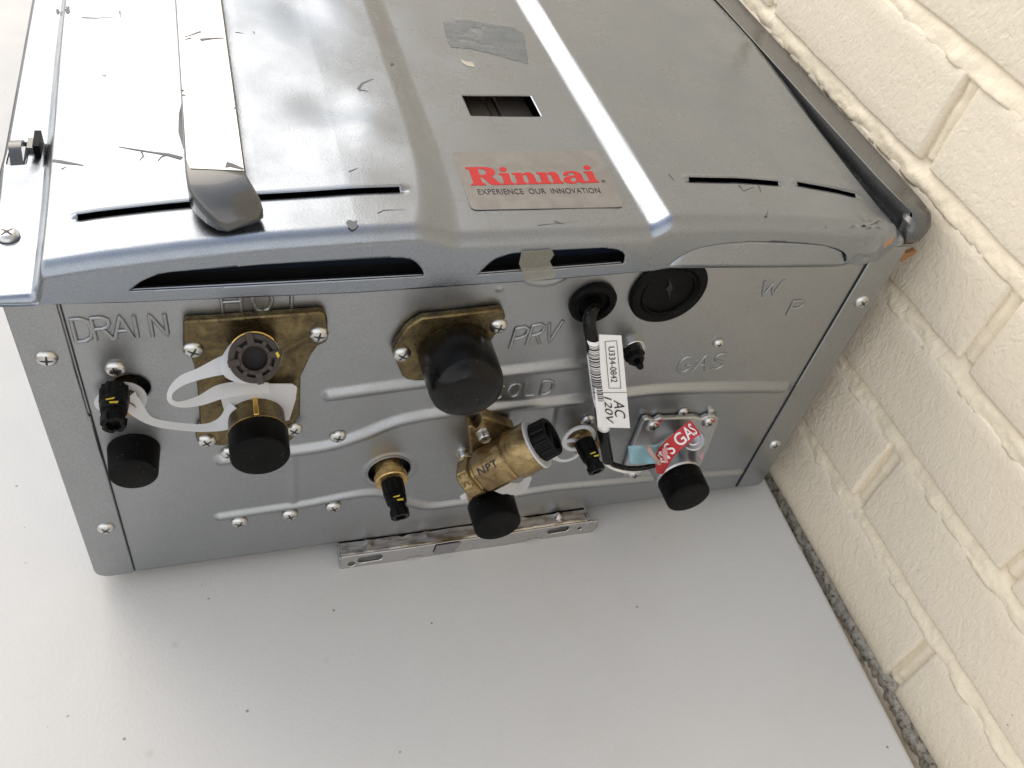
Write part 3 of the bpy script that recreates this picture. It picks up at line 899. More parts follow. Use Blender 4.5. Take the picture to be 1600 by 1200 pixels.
rid = [i for i, d_ in enumerate(ytop[1:]) if abs(d_ - (0.0285 - SLW)) < 1e-7 or abs(d_ - 0.0285) < 1e-7]
r0_ = len(kind) - len(ytop[1:])
for i in rid:
    xc_ = (xs[:-1] + xs[1:]) / 2
    dead2[r0_ + i] |= ((xc_ > 0.0325) & (xc_ < 0.1745)) | ((xc_ > 0.3315) & (xc_ < 0.3890)) | ((xc_ > 0.4025) & (xc_ < 0.4440))
mv = (np.abs(X2 - X) + np.abs(Y2 - Yc)) > 1e-9
X, Yc = X2, Y2
Z = np.where(mv, topz(X, Yc), Z)
# lanced lips: a ridge raised along the far side of each long slot
for (xa, ya, xb, yb, hh) in ((0.033, 0.0250, 0.1745, 0.0262, 0.0016), (0.332, 0.0312, 0.389, 0.0303, 0.0013), (0.402, 0.0315, 0.444, 0.0285, 0.0011)):
    d = sd_seg_poly(X, Yc, [(xa, ya), (xb, yb)])
    yl = slot_y(X)
    Z = Z + np.where(tp, hh * np.clip(1 - (d - 0.001) / 0.0042, 0, 1) ** 1.3 * sst((Yc - yl + 0.0002) / 0.0012), 0)
    Z = Z - np.where(tp, 0.0007 * np.clip(1 - (d - 0.001) / 0.003, 0, 1) * sst((yl - Yc + 0.0002) / 0.0012), 0)
# crumpled front right corner
mask = sst((X - 0.418) / 0.02) * sst((0.016 - Yc) / 0.018)
ii = np.where(mask > 0.001)
for a_, b_ in zip(*ii):
    v = Vector((X[a_, b_] * 90, Yc[a_, b_] * 90, Z[a_, b_] * 90))
    n_ = noise.noise(v) * 0.0018 + noise.noise(v * 3.1) * 0.0007
    Z[a_, b_] += n_ * mask[a_, b_]; Yc[a_, b_] += (n_ * 0.9 + 0.0006) * mask[a_, b_]
cover = grid_mesh('front_cover', X, Yc, Z, dead1 | dead2, M['cover'], 0.0009)
adopt(cover)
# rolled hem along the bottom of the two open slots
for (xa, xb, za, zb) in ((0.0515, 0.1818, 0.2331, 0.2331), (0.2090, 0.2858, 0.2324, 0.2348)):
    n = 20
    bm = tube_bm([Vector((xa + (xb - xa) * i / n, Y0 + 0.0020, za + (zb - za) * i / n - 0.0012)) for i in range(n + 1)], 0.0015, 10)
    o = bm_obj('rolled_hem', bm, M['cover']); adopt(o, cover); o.matrix_parent_inverse = Matrix.Identity(4)
# inside dark ledge behind slots
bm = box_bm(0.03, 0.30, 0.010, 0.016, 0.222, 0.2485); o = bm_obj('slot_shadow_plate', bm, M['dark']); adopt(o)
# pushed-in flap that closes the third slot
def strip_surface(name, lower, upper, rows_, mat, parent, thick=0.0008):
    n = len(lower); V = []; Fc = []
    for j in range(rows_ + 1):
        t = j / rows_
        for i in range(n):
            V.append(Vector(lower[i]).lerp(Vector(upper[i]), t))
    for j in range(rows_):
        for i in range(n - 1):
            Fc.append((j * n + i, j * n + i + 1, (j + 1) * n + i + 1, (j + 1) * n + i))
    o = mesh_obj(name, V, Fc, mat, parent)
    s = o.modifiers.new('thickness', 'SOLIDIFY'); s.thickness = thick; s.offset = -1
    return o
lo, up = [], []
for i in range(31):
    t = i / 30; x = 0.3122 + (0.4282 - 0.3122) * t
    arc = np.interp(x, [0.3122, 0.318, 0.325, 0.335, 0.359, 0.384, 0.408, 0.422, 0.4282], [0.2318, 0.2380, 0.2420, 0.2446, 0.2462, 0.2445, 0.2405, 0.2350, 0.2272])
    gap = 0.0013 * math.exp(-((x - 0.378) / 0.022) ** 2)
    zl = float(lipz(x)) + 0.0022
    lo.append((x, Y0 - 0.0022 * math.sin(math.pi * min(1, t * 1.02)) ** 0.5, min(zl, arc)))
    up.append((x, Y0 + 0.0016, max(zl, arc - gap)))
o = strip_surface('bent_flap', lo, up, 6, M['cover'], None); adopt(o, cover); o.matrix_parent_inverse = Matrix.Identity(4)
o['label'] = 'slot cover flap pushed shut'
# screw on the left flange + torn clip
o = screw(cover, 0.0005, 0, 0); o.location = (0.0008, 0.0360, 0.2326); o.rotation_euler = (R(-90), 0, 0.3)
clip = P_('bent_clip', 'torn dark metal clip poking through the cover flange')
def cp(bm, name, mt_):
    o = bm_obj(name, bm, mt_, clip, sharp=40); return o
pts = smooth_pts([(0.0005, 0.111, 0.231), (-0.0005, 0.106, 0.2365), (0.0005, 0.098, 0.2375), (0.002, 0.0915, 0.2335), (0.0022, 0.0885, 0.2315)], 5)
wv = [(0.0055, 0.0005, 0.0)] * 5
ribbon('clip_tongue', [(-0.0005, 0.111, 0.231), (-0.0007, 0.106, 0.2368), (-0.0005, 0.098, 0.2385), (0.000, 0.0915, 0.2345), (0.000, 0.0885, 0.2320)], wv, 0.0009, M['rail'], clip)
cp(box_bm(0.0035, 0.0095, 0.1025, 0.1115, 0.2330, 0.2352), 'clip_tab', M['rail'])
cp(box_bm(0.0070, 0.0100, 0.0990, 0.1130, 0.2325, 0.2385), 'clip_stop', M['rubber_matt'])

# window in the cover: brown parts seen inside
win = P_('window_interior', 'brown inner parts seen through the rectangular cut out')
for k, (x, xw_) in enumerate(((0.2345, 0.0125), (0.2478, 0.0050), (0.2535, 0.0195))):
    bm = box_bm(x, x + xw_, 0.094, 0.150, 0.2348, 0.2440 - 0.0015 * (k % 2)); bm_obj('inner_fin', bm, M['brown_inner'], win, bevel=0.001)

# --- scratches, residue, sticker on the cover
def on_cover(u, v, dz=0.0):
    z = 0.255
    for _ in range(6):
        p = at_z(u, v, z); z = float(topz(np.array(p.x), np.array(p.y))) + dz
    return at_z(u, v, z)
def drape(name, px, mat, parent, dz=0.00018):
    bm = bmesh.new(); bm.faces.new([bm.verts.new(on_cover(u, v, dz)) for u, v in px])
    bmesh.ops.triangulate(bm, faces=bm.faces)
    for f in bm.faces:
        f.normal_update()
        if f.normal.z < 0: f.normal_flip()
    me = bpy.data.meshes.new(name); bm.to_mesh(me); bm.free(); me.materials.append(mat)
    o = link(bpy.data.objects.new(name, me)); adopt(o, parent); 
    if parent is not heater: o.matrix_parent_inverse = Matrix.Identity(4)
    return o
def scratch(px, w0=1.4, mat=None, parent=None):
    """px: polyline in photo px, tapered line lying in the sheet"""
    pts = [on_cover(u, v, 0.00015) for u, v in px]
    bm = bmesh.new(); prev = None; n = len(pts)
    for i, p in enumerate(pts):
        d = (pts[min(i + 1, n - 1)] - pts[max(i - 1, 0)]).normalized(); s = d.cross(Vector((0, 0, 1))).normalized()
        w = w0 * 0.00052 * (1 - 0.8 * i / max(1, n - 1)) * random.uniform(0.7, 1.2)
        c = (bm.verts.new(p + s * w), bm.verts.new(p - s * w))
        if prev: bm.faces.new((prev[0], prev[1], c[1], c[0]))
        prev = c
    o = bm_obj('scratch', bm, mat or M['scratch']); adopt(o, cover); o.matrix_parent_inverse = Matrix.Identity(4)
    return o
for px, w in (([(284, 247), (262, 241), (240, 238), (215, 234), (185, 229)], 2.2), ([(262, 241), (252, 245), (246, 252)], 1.2), ([(220, 234), (224, 244), (217, 251)], 0.9),
              ([(82, 250), (105, 254), (130, 258)], 3.2), ([(96, 264), (104, 260)], 1.0), ([(128, 27), (150, 28), (188, 26)], 1.2), ([(187, 17), (188, 27)], 0.9), ([(396, 49), (398, 53)], 0.8),
              ([(560, 139), (566, 130), (583, 123)], 2.2), ([(561, 140), (575, 142)], 1.4), ([(166, 118), (158, 118)], 0.9), ([(368, 50), (382, 52)], 0.9), ([(545, 268), (560, 262)], 0.8),
              ([(105, 14), (107, 20)], 3.5), ([(92, 20), (91, 16)], 2.0), ([(590, 333), (600, 328), (634, 327)], 0.8), ([(1155, 289), (1162, 298), (1178, 292)], 1.4), ([(1186, 290), (1189, 300)], 1.0), ([(1198, 338), (1200, 328)], 1.4), ([(1290, 357), (1290, 352)], 2.5),
              ([(1045, 272), (1054, 282)], 1.0), ([(1420, 1), (1100, 1)][:1] * 2, 0.1), ([(840, 352), (856, 350), (900, 346)], 0.7), ([(866, 345), (882, 350)], 1.0)):
    if px[0] == px[-1]: continue
    scratch(px, w)
def blob(cx, cy, r, mat, name='scuff', n=14, sq=0.75):
    px = []
    for i in range(n):
        rr = r * random.uniform(0.55, 1.2); a = 2 * math.pi * i / n
        px.append((cx + rr * math.cos(a), cy + rr * sq * math.sin(a)))
    return drape(name, px, mat, cover)
blob(551, 352, 10, M['scratch'], sq=0.9); blob(613, 100, 4, M['scratch']); blob(106, 15, 4, M['scratch'], sq=1.6); blob(90, 18, 2.5, M['scratch'], sq=1.6)
for px, w in (([(1352, 352), (1372, 344), (1392, 340)], 2.0), ([(1342, 362), (1352, 366)], 1.8), ([(1362, 356), (1376, 352), (1384, 356)], 1.6), ([(1338, 350), (1344, 358)], 1.6)):
    scratch(px, w, M['frame'])
drape('sticker_residue', [(691, 28), (730, 31), (768, 37), (800, 42), (819, 52), (823, 75), (826, 100), (800, 93), (762, 82), (735, 76), (705, 74), (697, 60)], M['residue'], heater)
drape('glue_smear', [(720, 92), (728, 96), (737, 97), (741, 101), (741, 105), (730, 103), (722, 98)], M['glue'], cover)
# brand sticker: rounded rectangle lying in the channel
SA, SB, SC_, SD = [on_cover(u, v, 0.00025) for u, v in ((705, 238), (935, 235.5), (975, 324), (737, 328.5))]
def st_pt(a, b, dz=0.0):
    """a 0..1 left to right, b 0..1 bottom to top"""
    p = SD.lerp(SC_, a).lerp(SA.lerp(SB, a), b); p = p.copy(); p.z += dz
    return p
sticker = P_('brand_sticker', 'silver sticker with red lettering')
outl = []
for cx, cy, a0 in ((0.965, 0.06, -90), (0.965, 0.94, 0), (0.035, 0.94, 90), (0.035, 0.06, 180)):
    for k in range(5):
        t = R(a0 + 90 * k / 4); outl.append(st_pt(cx + 0.035 * math.cos(t), cy + 0.06 * math.sin(t)))
bm = prism_bm(outl, (0, 0, 0.00025)); bm_obj('sticker_film', bm, M['sticker'], sticker)

def curve_fill(name, loops, mapfn, mat, parent, flat_z=0.0):
    cd = bpy.data.curves.new(name, 'CURVE'); cd.dimensions = '2D'; cd.fill_mode = 'BOTH'
    for lp in loops:
        s = cd.splines.new('POLY'); s.points.add(len(lp) - 1)
        for p, (a, b) in zip(s.points, lp): p.co = (a, b, 0, 1)
        s.use_cyclic_u = True
    to = bpy.data.objects.new(name, cd); COL.objects.link(to)
    dg = bpy.context.evaluated_depsgraph_get()
    me = bpy.data.meshes.new_from_object(to.evaluated_get(dg), depsgraph=dg)
    bpy.data.objects.remove(to); bpy.data.curves.remove(cd)
    return finish_flat(name, me, mapfn, mat, parent)
def text_mesh(name, body, size, mapfn, mat, parent, shear=0.0, spacing=1.0, offset=0.0, fit=None):
    """flat print; mapfn(x, y) -> 3D. fit=(w,h): scale into this box"""
    cd = bpy.data.curves.new(name, 'FONT'); cd.body = body; cd.size = 1.0; cd.shear = shear; cd.space_character = spacing; cd.offset = offset
    to = bpy.data.objects.new(name, cd); COL.objects.link(to)
    dg = bpy.context.evaluated_depsgraph_get()
    me = bpy.data.meshes.new_from_object(to.evaluated_get(dg), depsgraph=dg)
    bpy.data.objects.remove(to); bpy.data.curves.remove(cd)
    co = np.array([v.co[:] for v in me.vertices]); mn, mx = co.min(0), co.max(0)
    w, h = fit if fit else (size * (mx[0] - mn[0]), size * (mx[1] - mn[1]))
    def mp(a, b): return mapfn((a - mn[0]) / (mx[0] - mn[0]) * w, (b - mn[1]) / (mx[1] - mn[1]) * h)
    return finish_flat(name, me, mp, mat, parent)
def finish_flat(name, me, mapfn, mat, parent):
    for v in me.vertices: v.co = mapfn(v.co.x, v.co.y)
    me.materials.clear(); me.materials.append(mat); me.update()
    return link(bpy.data.objects.new(name, me), parent)

def arc(cx, cy, rx_, ry_, a0, a1, n=10):
    return [(cx + rx_ * math.cos(R(a0 + (a1 - a0) * i / n)), cy + ry_ * math.sin(R(a0 + (a1 - a0) * i / n))) for i in range(n + 1)]
# slab serif letters, x-height 1
def g_i():
    o = [(0, 0), (0.98, 0), (0.98, 0.13), (0.80, 0.19), (0.80, 1.0), (0.0, 1.0), (0.0, 0.87), (0.20, 0.81), (0.20, 0.19), (0, 0.13)]
    return [o, arc(0.48, 1.32, 0.30, 0.21, 0, 350, 20)], 1.04
def g_n():
    o = [(0, 0), (0.95, 0), (0.95, 0.13), (0.80, 0.19), (0.80, 0.66)] + arc(0.98, 0.66, 0.18, 0.16, 180, 0, 8) + [(1.16, 0.19), (1.02, 0.13), (1.02, 0), (1.96, 0), (1.96, 0.13), (1.76, 0.19), (1.76, 0.66)] + arc(1.36, 0.68, 0.40, 0.35, 0, 100, 8) + [(1.05, 0.98), (0.80, 0.84), (0.80, 1.0), (0, 1.0), (0, 0.87), (0.2, 0.81), (0.2, 0.19), (0, 0.13)]
    return [o], 2.0
def g_a():
    o = [(1.22, 0.12), (1.10, 0.03), (0.72, -0.04), (0.42, -0.04), (0.14, 0.04), (0.02, 0.22), (0.06, 0.42), (0.28, 0.56), (0.70, 0.63), (1.10, 0.68), (1.12, 0.80), (1.00, 0.90), (0.84, 0.90), (0.66, 0.84), (0.60, 0.68), (0.16, 0.68), (0.20, 0.86), (0.42, 0.99), (0.80, 1.04), (1.20, 1.03), (1.52, 0.94), (1.68, 0.78), (1.70, 0.62), (1.70, 0.22), (1.76, 0.14), (1.92, 0.14), (1.92, 0.02), (1.66, -0.03), (1.40, -0.02)]
    h = [(1.10, 0.52), (0.78, 0.47), (0.62, 0.38), (0.60, 0.24), (0.70, 0.14), (0.86, 0.13), (1.02, 0.20), (1.10, 0.30)]
    return [o, h], 1.94
def g_R():
    o = [(0, 0), (1.18, 0), (1.18, 0.14), (0.95, 0.20), (0.95, 0.70), (1.10, 0.70), (1.42, 0.18), (1.62, 0.03), (1.95, -0.02), (2.42, 0.0), (2.42, 0.13), (2.24, 0.20), (1.84, 0.76)] + [(2.06, 0.84), (2.22, 1.02), (2.24, 1.22), (2.10, 1.42), (1.78, 1.54), (1.4, 1.58)] + [(0, 1.58), (0, 1.44), (0.24, 1.38), (0.24, 0.20), (0, 0.14)]
    h = [(0.95, 0.88), (0.95, 1.40), (1.22, 1.40), (1.42, 1.34), (1.52, 1.20), (1.50, 1.02), (1.38, 0.92), (1.18, 0.88)]
    return [o, h], 2.46
pen = 0.0; glyphs = []
for g_ in (g_R, g_i, g_n, g_n, g_a, g_i):
    lp, adv = g_(); glyphs.append(([[(a + pen, b) for a, b in l] for l in lp])); pen += adv
# text box inside the sticker, found from the photo: baseline and x-height in sticker coordinates
def st_inv(u, v):
    p = on_cover(u, v, 0.0003)
    b = (p.y - SD.y) / (SA.y - SD.y); a = (p.x - SD.x) / (SC_.x - SD.x)
    return a, b
a0, b0 = st_inv(735, 290.5); a1, b1 = st_inv(933, 285.5); _, bt = st_inv(727, 262)
sx = (a1 - a0) / pen; sy = (bt - b0) / 1.58
for gl in glyphs:
    curve_fill('red_letter', gl, lambda a, b: st_pt(a0 + a * sx, b0 + (b1 - b0) * a / pen + b * sy, 0.00034), M['inkred'], sticker)
ta0, tb0 = st_inv(747, 304.5); ta1, tb1 = st_inv(936, 301); _, tbt = st_inv(746, 296)
text_mesh('tagline', 'EXPERIENCE  OUR  INNOVATION', 1, lambda a, b: st_pt(ta0 + (ta1 - ta0) * a, tb0 + (tb1 - tb0) * a + (tbt - tb0) * b, 0.00034), M['ink'], sticker, spacing=1.05, fit=(1, 1), offset=0.004)
ra, rb = st_inv(938, 284)
text_mesh('registered_mark', '®', 1, lambda a, b: st_pt(ra - 0.014 + 0.028 * a, rb - 0.02 + 0.05 * b, 0.00034), M['ink'], sticker, fit=(1, 1))

# tape scrap across the second slot
tp_px = [(815, 393), (862, 390), (866, 398), (859, 408), (864, 418), (868, 426), (866, 434), (846, 437), (822, 441), (817, 428), (811, 412)]
bm = prism_bm([at_y(u, v, Y0 - 0.0009) for u, v in tp_px], (0, 0.0002, 0)); o = bm_obj('tape_scrap', bm, M['cleartape']); adopt(o, None, 'yellowed clear tape stuck across the slot')
# rust patches at the crumpled corner
def ypatch(name, px, y, mat, parent=None, thick=0.0004):
    bm = prism_bm([at_y(u, v, y) for u, v in px], (0, thick, 0)); o = bm_obj(name, bm, mat); adopt(o, parent)
    if parent is not None: o.matrix_parent_inverse = Matrix.Identity(4)
    return o
ypatch('rust_flake', [(1396, 400), (1402, 396), (1411, 393), (1416, 396), (1424, 394), (1430, 391), (1433, 393), (1427, 399), (1420, 402), (1414, 407), (1409, 410), (1407, 408)], 0.004, M['orange'], cover, 0.003)
o = drape('rust_flake', [(1380, 384), (1384, 378), (1389, 375), (1392, 371), (1396, 370), (1395, 376), (1391, 381), (1386, 383), (1383, 387)], M['orange'], cover, 0.0012)

# ------------------------------------------------------------------ fittings
def fitting(name, label=None): return P_(name, label)
def lat(name, base, axis, prof, mat, parent, n=48, star=None, sharp=32, label=None):
    o = bm_obj(name, lathe_bm(base, axis, prof, n, None, star), mat, parent, sharp=sharp)
    if label: o['label'] = label
    return o
def cap_prof(r0, r1, l, rd, lip=0.0008):
    """hollow looking push-on cap: slight taper, rounded front edge"""
    return [(-0.001, r0 - 0.0012), (0, r0 - 0.0002), (0.0004, r0), (l - rd, r1)] + [(l - rd + rd * math.sin(t), r1 - rd + rd * math.cos(t)) for t in (0.4, 0.8, 1.2, 1.57)] + [(l, r1 * 0.5), (l, 0)]
def flange(name, px, y, thick, mat, parent, bev=0.0012):
    bm = prism_bm([at_y(u, v, y) for u, v in px], (0, thick, 0))
    return bm_obj(name, bm, mat, parent, bevel=bev, seg=3)
def cyl_between(name, p, q, r, mat, parent, n=32, r2=None, star=None, bev=0.0008):
    p = Vector(p); q = Vector(q); l = (q - p).length; r2 = r if r2 is None else r2
    return lat(name, p, q - p, [(0, 0), (0, r - bev), (bev, r), (l - bev, r2), (l, r2 - bev), (l, 0)], mat, parent, n, star)
gear = lambda nt_, dpt: (lambda k, i, th: 1 - dpt * (0.5 + 0.5 * math.copysign(1, math.sin(nt_ * th)) ) )

# hot water outlet ------------------------------------------------
hot = fitting('hot_water_outlet', 'tarnished brass outlet with black push-on cap')
FY = -0.005
hp = [(286, 507), (290, 502), (330, 500), (395, 495), (500, 488), (508, 491), (512, 500), (513, 530), (509, 536), (496, 542), (486, 556), (470, 590), (469, 650), (462, 658), (464, 680), (452, 692), (420, 696), (380, 699), (340, 697), (316, 694), (306, 688), (306, 678), (313, 664), (309, 610), (304, 575), (299, 561), (289, 556), (286, 548), (286, 530)]
flange('flange_plate', hp, FY, 0.0045, M['brass_dark'], hot)
for u, v in ((302, 546), (498, 522), (323, 688), (459, 670)):
    p = at_y(u, v, FY); screw(hot, p.x, p.z, FY)
hx, hz = 0.1003, 0.1455
lat('pipe_body', (hx, 0.0, hz), (0, -1, 0), [(0, 0.0150), (0.0060, 0.0150), (0.0072, 0.0143), (0.019, 0.0143), (0.0215, 0.0150), (0.0215, 0.0)], M['brass_dark'], hot, 48)
lat('gold_rim', (hx, -0.0205, hz), (0, -1, 0), [(0.0006, 0.0150), (0.0006, 0.01522), (0.0012, 0.01522), (0.0012, 0.0140)], M['brass_new'], hot, 48)
lat('protective_cap', (hx, -0.0215, hz), (0, -1, 0), cap_prof(0.0150, 0.0147, 0.0145, 0.0012), M['rubber_matt'], hot, 56)
# rib on body
bm = box_bm(hx - 0.0013, hx + 0.0013, -0.0205, -0.004, hz + 0.0135, hz + 0.0152); bm_obj('casting_seam', bm, M['gold'], hot, bevel=0.0006)
# test port looking up at the viewer, with brown slotted plug
ax = Vector((0.0, -0.74, 0.67)).normalized()
pc = at_y(398, 560, -0.0225)
root = pc - ax * 0.021
lat('test_port', root, ax, [(0, 0.0), (0, 0.0113), (0.0180, 0.0113), (0.0190, 0.0119), (0.0196, 0.0119), (0.0196, 0.009)], M['brass_dark'], hot, 48)
x_, y_, a_ = frame_of(ax)
ga = [root + ax * 0.0180 + (x_ * math.cos(t) + y_ * math.sin(t)) * 0.0119 for t in np.linspace(R(40), R(140), 14)]
bm = tube_bm(ga, 0.0007, 8); bm_obj('gold_rim', bm, M['gold'], hot)
plug = lathe_bm(root + ax * 0.0192, ax, [(0, 0.0117), (0.0016, 0.0117), (0.0020, 0.0113), (0.0020, 0.0090), (-0.0014, 0.0087), (-0.0014, 0.0078), (0.0030, 0.0076), (0.0034, 0.0073), (0.0034, 0.0060), (0.0030, 0.0057), (-0.012, 0.0057), (-0.012, 0)], 56)
bm_obj('port_plug', plug, M['brownplastic'], hot, sharp=30)
bmt = bmesh.new(); xx, yy_, aa = frame_of(ax)
for k in range(8):
    th = 2 * math.pi * k / 8 + 0.15; d_ = xx * math.cos(th) + yy_ * math.sin(th); s_ = aa.cross(d_)
    c0 = root + aa * 0.0192; lng = 0.0122 if k % 2 == 0 else 0.0095; wd = 0.0016 if k % 2 == 0 else 0.0011
    poly = [c0 + d_ * 0.0066 + s_ * wd, c0 + d_ * lng + s_ * wd, c0 + d_ * lng - s_ * wd, c0 + d_ * 0.0066 - s_ * wd]
    prism_bm(poly, aa * 0.0042, bmt)
bm_obj('plug_lugs', bmt, M['brownplastic'], hot, sharp=30, bevel=0.0003)
bmd = bmesh.new(); c0 = root + aa * 0.0078
lat('plug_bore', root + ax * 0.006, ax, [(0, 0.0), (0, 0.0058), (0.001, 0.0058)], M['gap'], hot, 24)
bm = prism_bm([pc + Vector((0.0092, 0.0, 0.0026)), pc + Vector((0.0104, 0.0, 0.0034)), pc + Vector((0.0112, 0, 0.0008)), pc + Vector((0.0104, 0, -0.0010))], ax * 0.0024); bm_obj('wax_mark', bm, M['yellow'], hot)

# straps (milky plastic)
def strap(name, parent, px, y_list, w_list, thick=0.0006):
    cen = [at_y(u, v, y) for (u, v), y in zip(px, y_list)]
    wv = []
    for i in range(len(px)):
        j0, j1 = max(0, i - 1), min(len(px) - 1, i + 1)
        d = (cen[j1] - cen[j0]).normalized()
        vv = Vector((CP[0], CP[1], CP[2])) - cen[i]
        s = d.cross(vv).normalized()
        wv.append(s * w_list[i] * 0.85)
    for i in range(1, len(wv)):
        if wv[i].dot(wv[i - 1]) < 0: wv[i] = -wv[i]
    return ribbon(name, cen, wv, thick, M['strap'], parent)
def washer(name, parent, c, axis, ri, ro, thick, mat, pull=None, n=48):
    """flat ring; pull=(angle, amount, spread) draws it out into a tongue"""
    x, y, a = frame_of(axis); bm = bmesh.new(); rings = []
    for t, inner in ((0, True), (0, False), (thick, False), (thick, True)):
        ring = []
        for i in range(n):
            th = 2 * math.pi * i / n
            r_ = ri if inner else ro
            if pull and not inner:
                dd = (th - pull[0] + math.pi) % (2 * math.pi) - math.pi
                r_ += pull[1] * math.exp(-(dd / pull[2]) ** 2)
            ring.append(bm.verts.new(Vector(c) + a * t + x * r_ * math.cos(th) + y * r_ * math.sin(th)))
        rings.append(ring)
    for k in range(4):
        p, q = rings[k], rings[(k + 1) % 4]
        for i in range(n): bm.faces.new((p[i], p[(i + 1) % n], q[(i + 1) % n], q[i]))
    return bm_obj(name, bm, mat, parent, sharp=30)
straps = P_('cap_strap', 'milky white plastic strap looped between the drain plug and the hot outlet')
strap('strap_band', straps, [(372, 566), (345, 572), (312, 584), (284, 595), (267, 611), (266, 626), (282, 632), (312, 626), (345, 612), (385, 606), (420, 606)],
      [-0.014, -0.014, -0.014, -0.015, -0.018, -0.020, -0.020, -0.017, -0.014, -0.012, -0.010], [0.0135, 0.010, 0.0065, 0.0055, 0.0032, 0.0026, 0.0034, 0.0058, 0.0085, 0.008, 0.006])
strap('strap_band', straps, [(372, 640), (352, 660), (325, 668), (295, 668), (255, 663), (232, 656), (214, 640), (198, 622)],
      [-0.012, -0.012, -0.012, -0.012, -0.013, -0.013, -0.012, -0.011], [0.016, 0.0095, 0.0052, 0.0046, 0.0045, 0.0048, 0.0085, 0.011])
bm = prism_bm([at_y(u, v, -0.0085) for u, v in ((343, 614), (372, 603), (420, 599), (456, 599), (464, 604), (462, 622), (452, 655), (430, 660), (360, 665), (350, 640))], (0, -0.0006, 0))
bm_obj('strap_pad', bm, M['strap'], straps)
washer('strap_ring', straps, root + ax * 0.0150, ax, 0.0113, 0.0122, 0.0007, M['strap'], (R(200), 0.004, 0.6))

# drain plug (left) -----------------------------------------------
dr = fitting('drain_plug', 'black drain plug on a white plastic ring')
def hose_plug(parent, base, axis, sc_=1.0, yellow=True, collar=None):
    a = Vector(axis).normalized(); s = sc_
    rib = lambda k, i, th: 1.0 - (0.07 if (i % 4) < 2 and 1 <= k <= 3 else 0)
    lat('plug_grip', base, a, [(0, 0.0056 * s), (0.0004, 0.0066 * s), (0.0085 * s, 0.0066 * s), (0.0090 * s, 0.0058 * s), (0.0098 * s, 0.0056 * s)], M['plastic'], parent, 48, rib)
    lat('plug_neck', base, a, [(0.0095 * s, 0.0062 * s), (0.0100 * s, 0.0064 * s), (0.0145 * s, 0.0058 * s), (0.0150 * s, 0.0048 * s), (0.0190 * s, 0.0048 * s)], M['plastic'], parent, 40)
    bm = bmesh.new(); x, y, aa_ = frame_of(a)
    lathe_bm(base, a, [(0.0188 * s, 0.0044 * s), (0.0188 * s, 0.0058 * s), (0.0228 * s, 0.0056 * s), (0.0232 * s, 0.0052 * s), (0.0232 * s, 0.0034 * s), (0.0205 * s, 0.0031 * s), (0.0205 * s, 0)], 48, bm, star=lambda k, i, th: 1.0 if (k < 1 or k > 4) else (0.80 if (i % 12) < 3 else 1.0))
    bm_obj('plug_tip', bm, M['plastic'], parent, sharp=30)
    if yellow:
        x, y, aa_ = frame_of(a)
        for tt, wdt, ang in ((0.0118, 0.0009, 0.4), (0.0140, 0.0012, 0.15)):
            vpos = [base + a * (tt + dt) * s + (x * math.cos(an) + y * math.sin(an)) * 0.0066 * s for dt, an in ((0, yel_a + ang - .15), (0.0002, yel_a + ang + .45), (wdt, yel_a + ang + .4), (wdt, yel_a + ang - .1))]
            bm = prism_bm(vpos, (x * math.cos(yel_a) + y * math.sin(yel_a)) * 0.0003); bm_obj('yellow_mark', bm, M['yellow'], parent)
# angle so the mark faces up towards the viewer
yel_a = R(65)
db = Vector(at_y(179, 612, -0.008)); dt_ = Vector(at_y(177.5, 661, -0.0285))
dax = (dt_ - db)
hose_plug(dr, db - dax.normalized() * 0.0015, dax, 1.02)
washer('strap_ring', straps, (0.0392, -0.0045, 0.1630), (0.05, -1, 0.15), 0.0068, 0.0105, 0.0008, M['strap'], (R(185), 0.003, 0.5))
lat('brass_nipple', (DR_H[0] - 0.003, 0.006, DR_H[1] - 0.002), (0, -1, 0), [(0, 0.0055), (0.018, 0.0055), (0.018, 0)], M['brass'], dr, 32)
# capped stub below it
st_ = fitting('capped_stub', 'short black cap on the left of the panel')
lat('protective_cap', (0.0375, 0.0, 0.1180), (0, -1, 0), [(0, 0.0131), (0.0006, 0.0130), (0.0160, 0.0120)] + [(0.0160 + 0.001 * math.sin(t), 0.0110 + 0.001 * math.cos(t)) for t in (0.5, 1.0, 1.57)] + [(0.0170, 0)], M['rubber_matt'], st_, 56)

# relief valve outlet ---------------------------------------------
prv = fitting('relief_valve_outlet', 'brass flange with the largest rounded black cap')
pp = [(653, 501), (660, 497), (700, 493), (780, 484), (788, 487), (790, 495), (788, 503), (790, 508), (786, 517), (774, 524), (768, 535), (770, 560), (750, 590), (700, 594), (650, 596), (636, 594), (628, 588), (622, 572), (614, 556), (614, 546), (620, 535), (634, 515), (645, 506)]
flange('flange_plate', pp, FY, 0.0045, M['brass_dark'], prv)
for u, v in ((628, 553), (779, 509)):
    p = at_y(u, v, FY); screw(prv, p.x, p.z, FY)
pv = Vector((0.2035, 0, 0.1800))
lat('pipe_body', (pv.x, -0.003, pv.z), (0, -1, 0), [(0, 0.0180), (0.012, 0.0180)], M['brass_dark'], prv)
def squash(k, i, th):
    if k < 4: return 1.0
    return 1.0 - 0.012 * (k - 3) * (0.5 + 0.5 * math.cos(3 * (th - 0.6))) * 0.8
lat('protective_cap', (pv.x, -0.0065, pv.z), (0.02, -1, -0.01), [(-0.0008, 0.0188), (0, 0.0196), (0.0006, 0.0199), (0.015, 0.0199), (0.0240, 0.0198), (0.0275, 0.0190), (0.0305, 0.0170), (0.0322, 0.0140), (0.0330, 0.008), (0.0332, 0)], M['rubber'], prv, 64, squash, sharp=60)

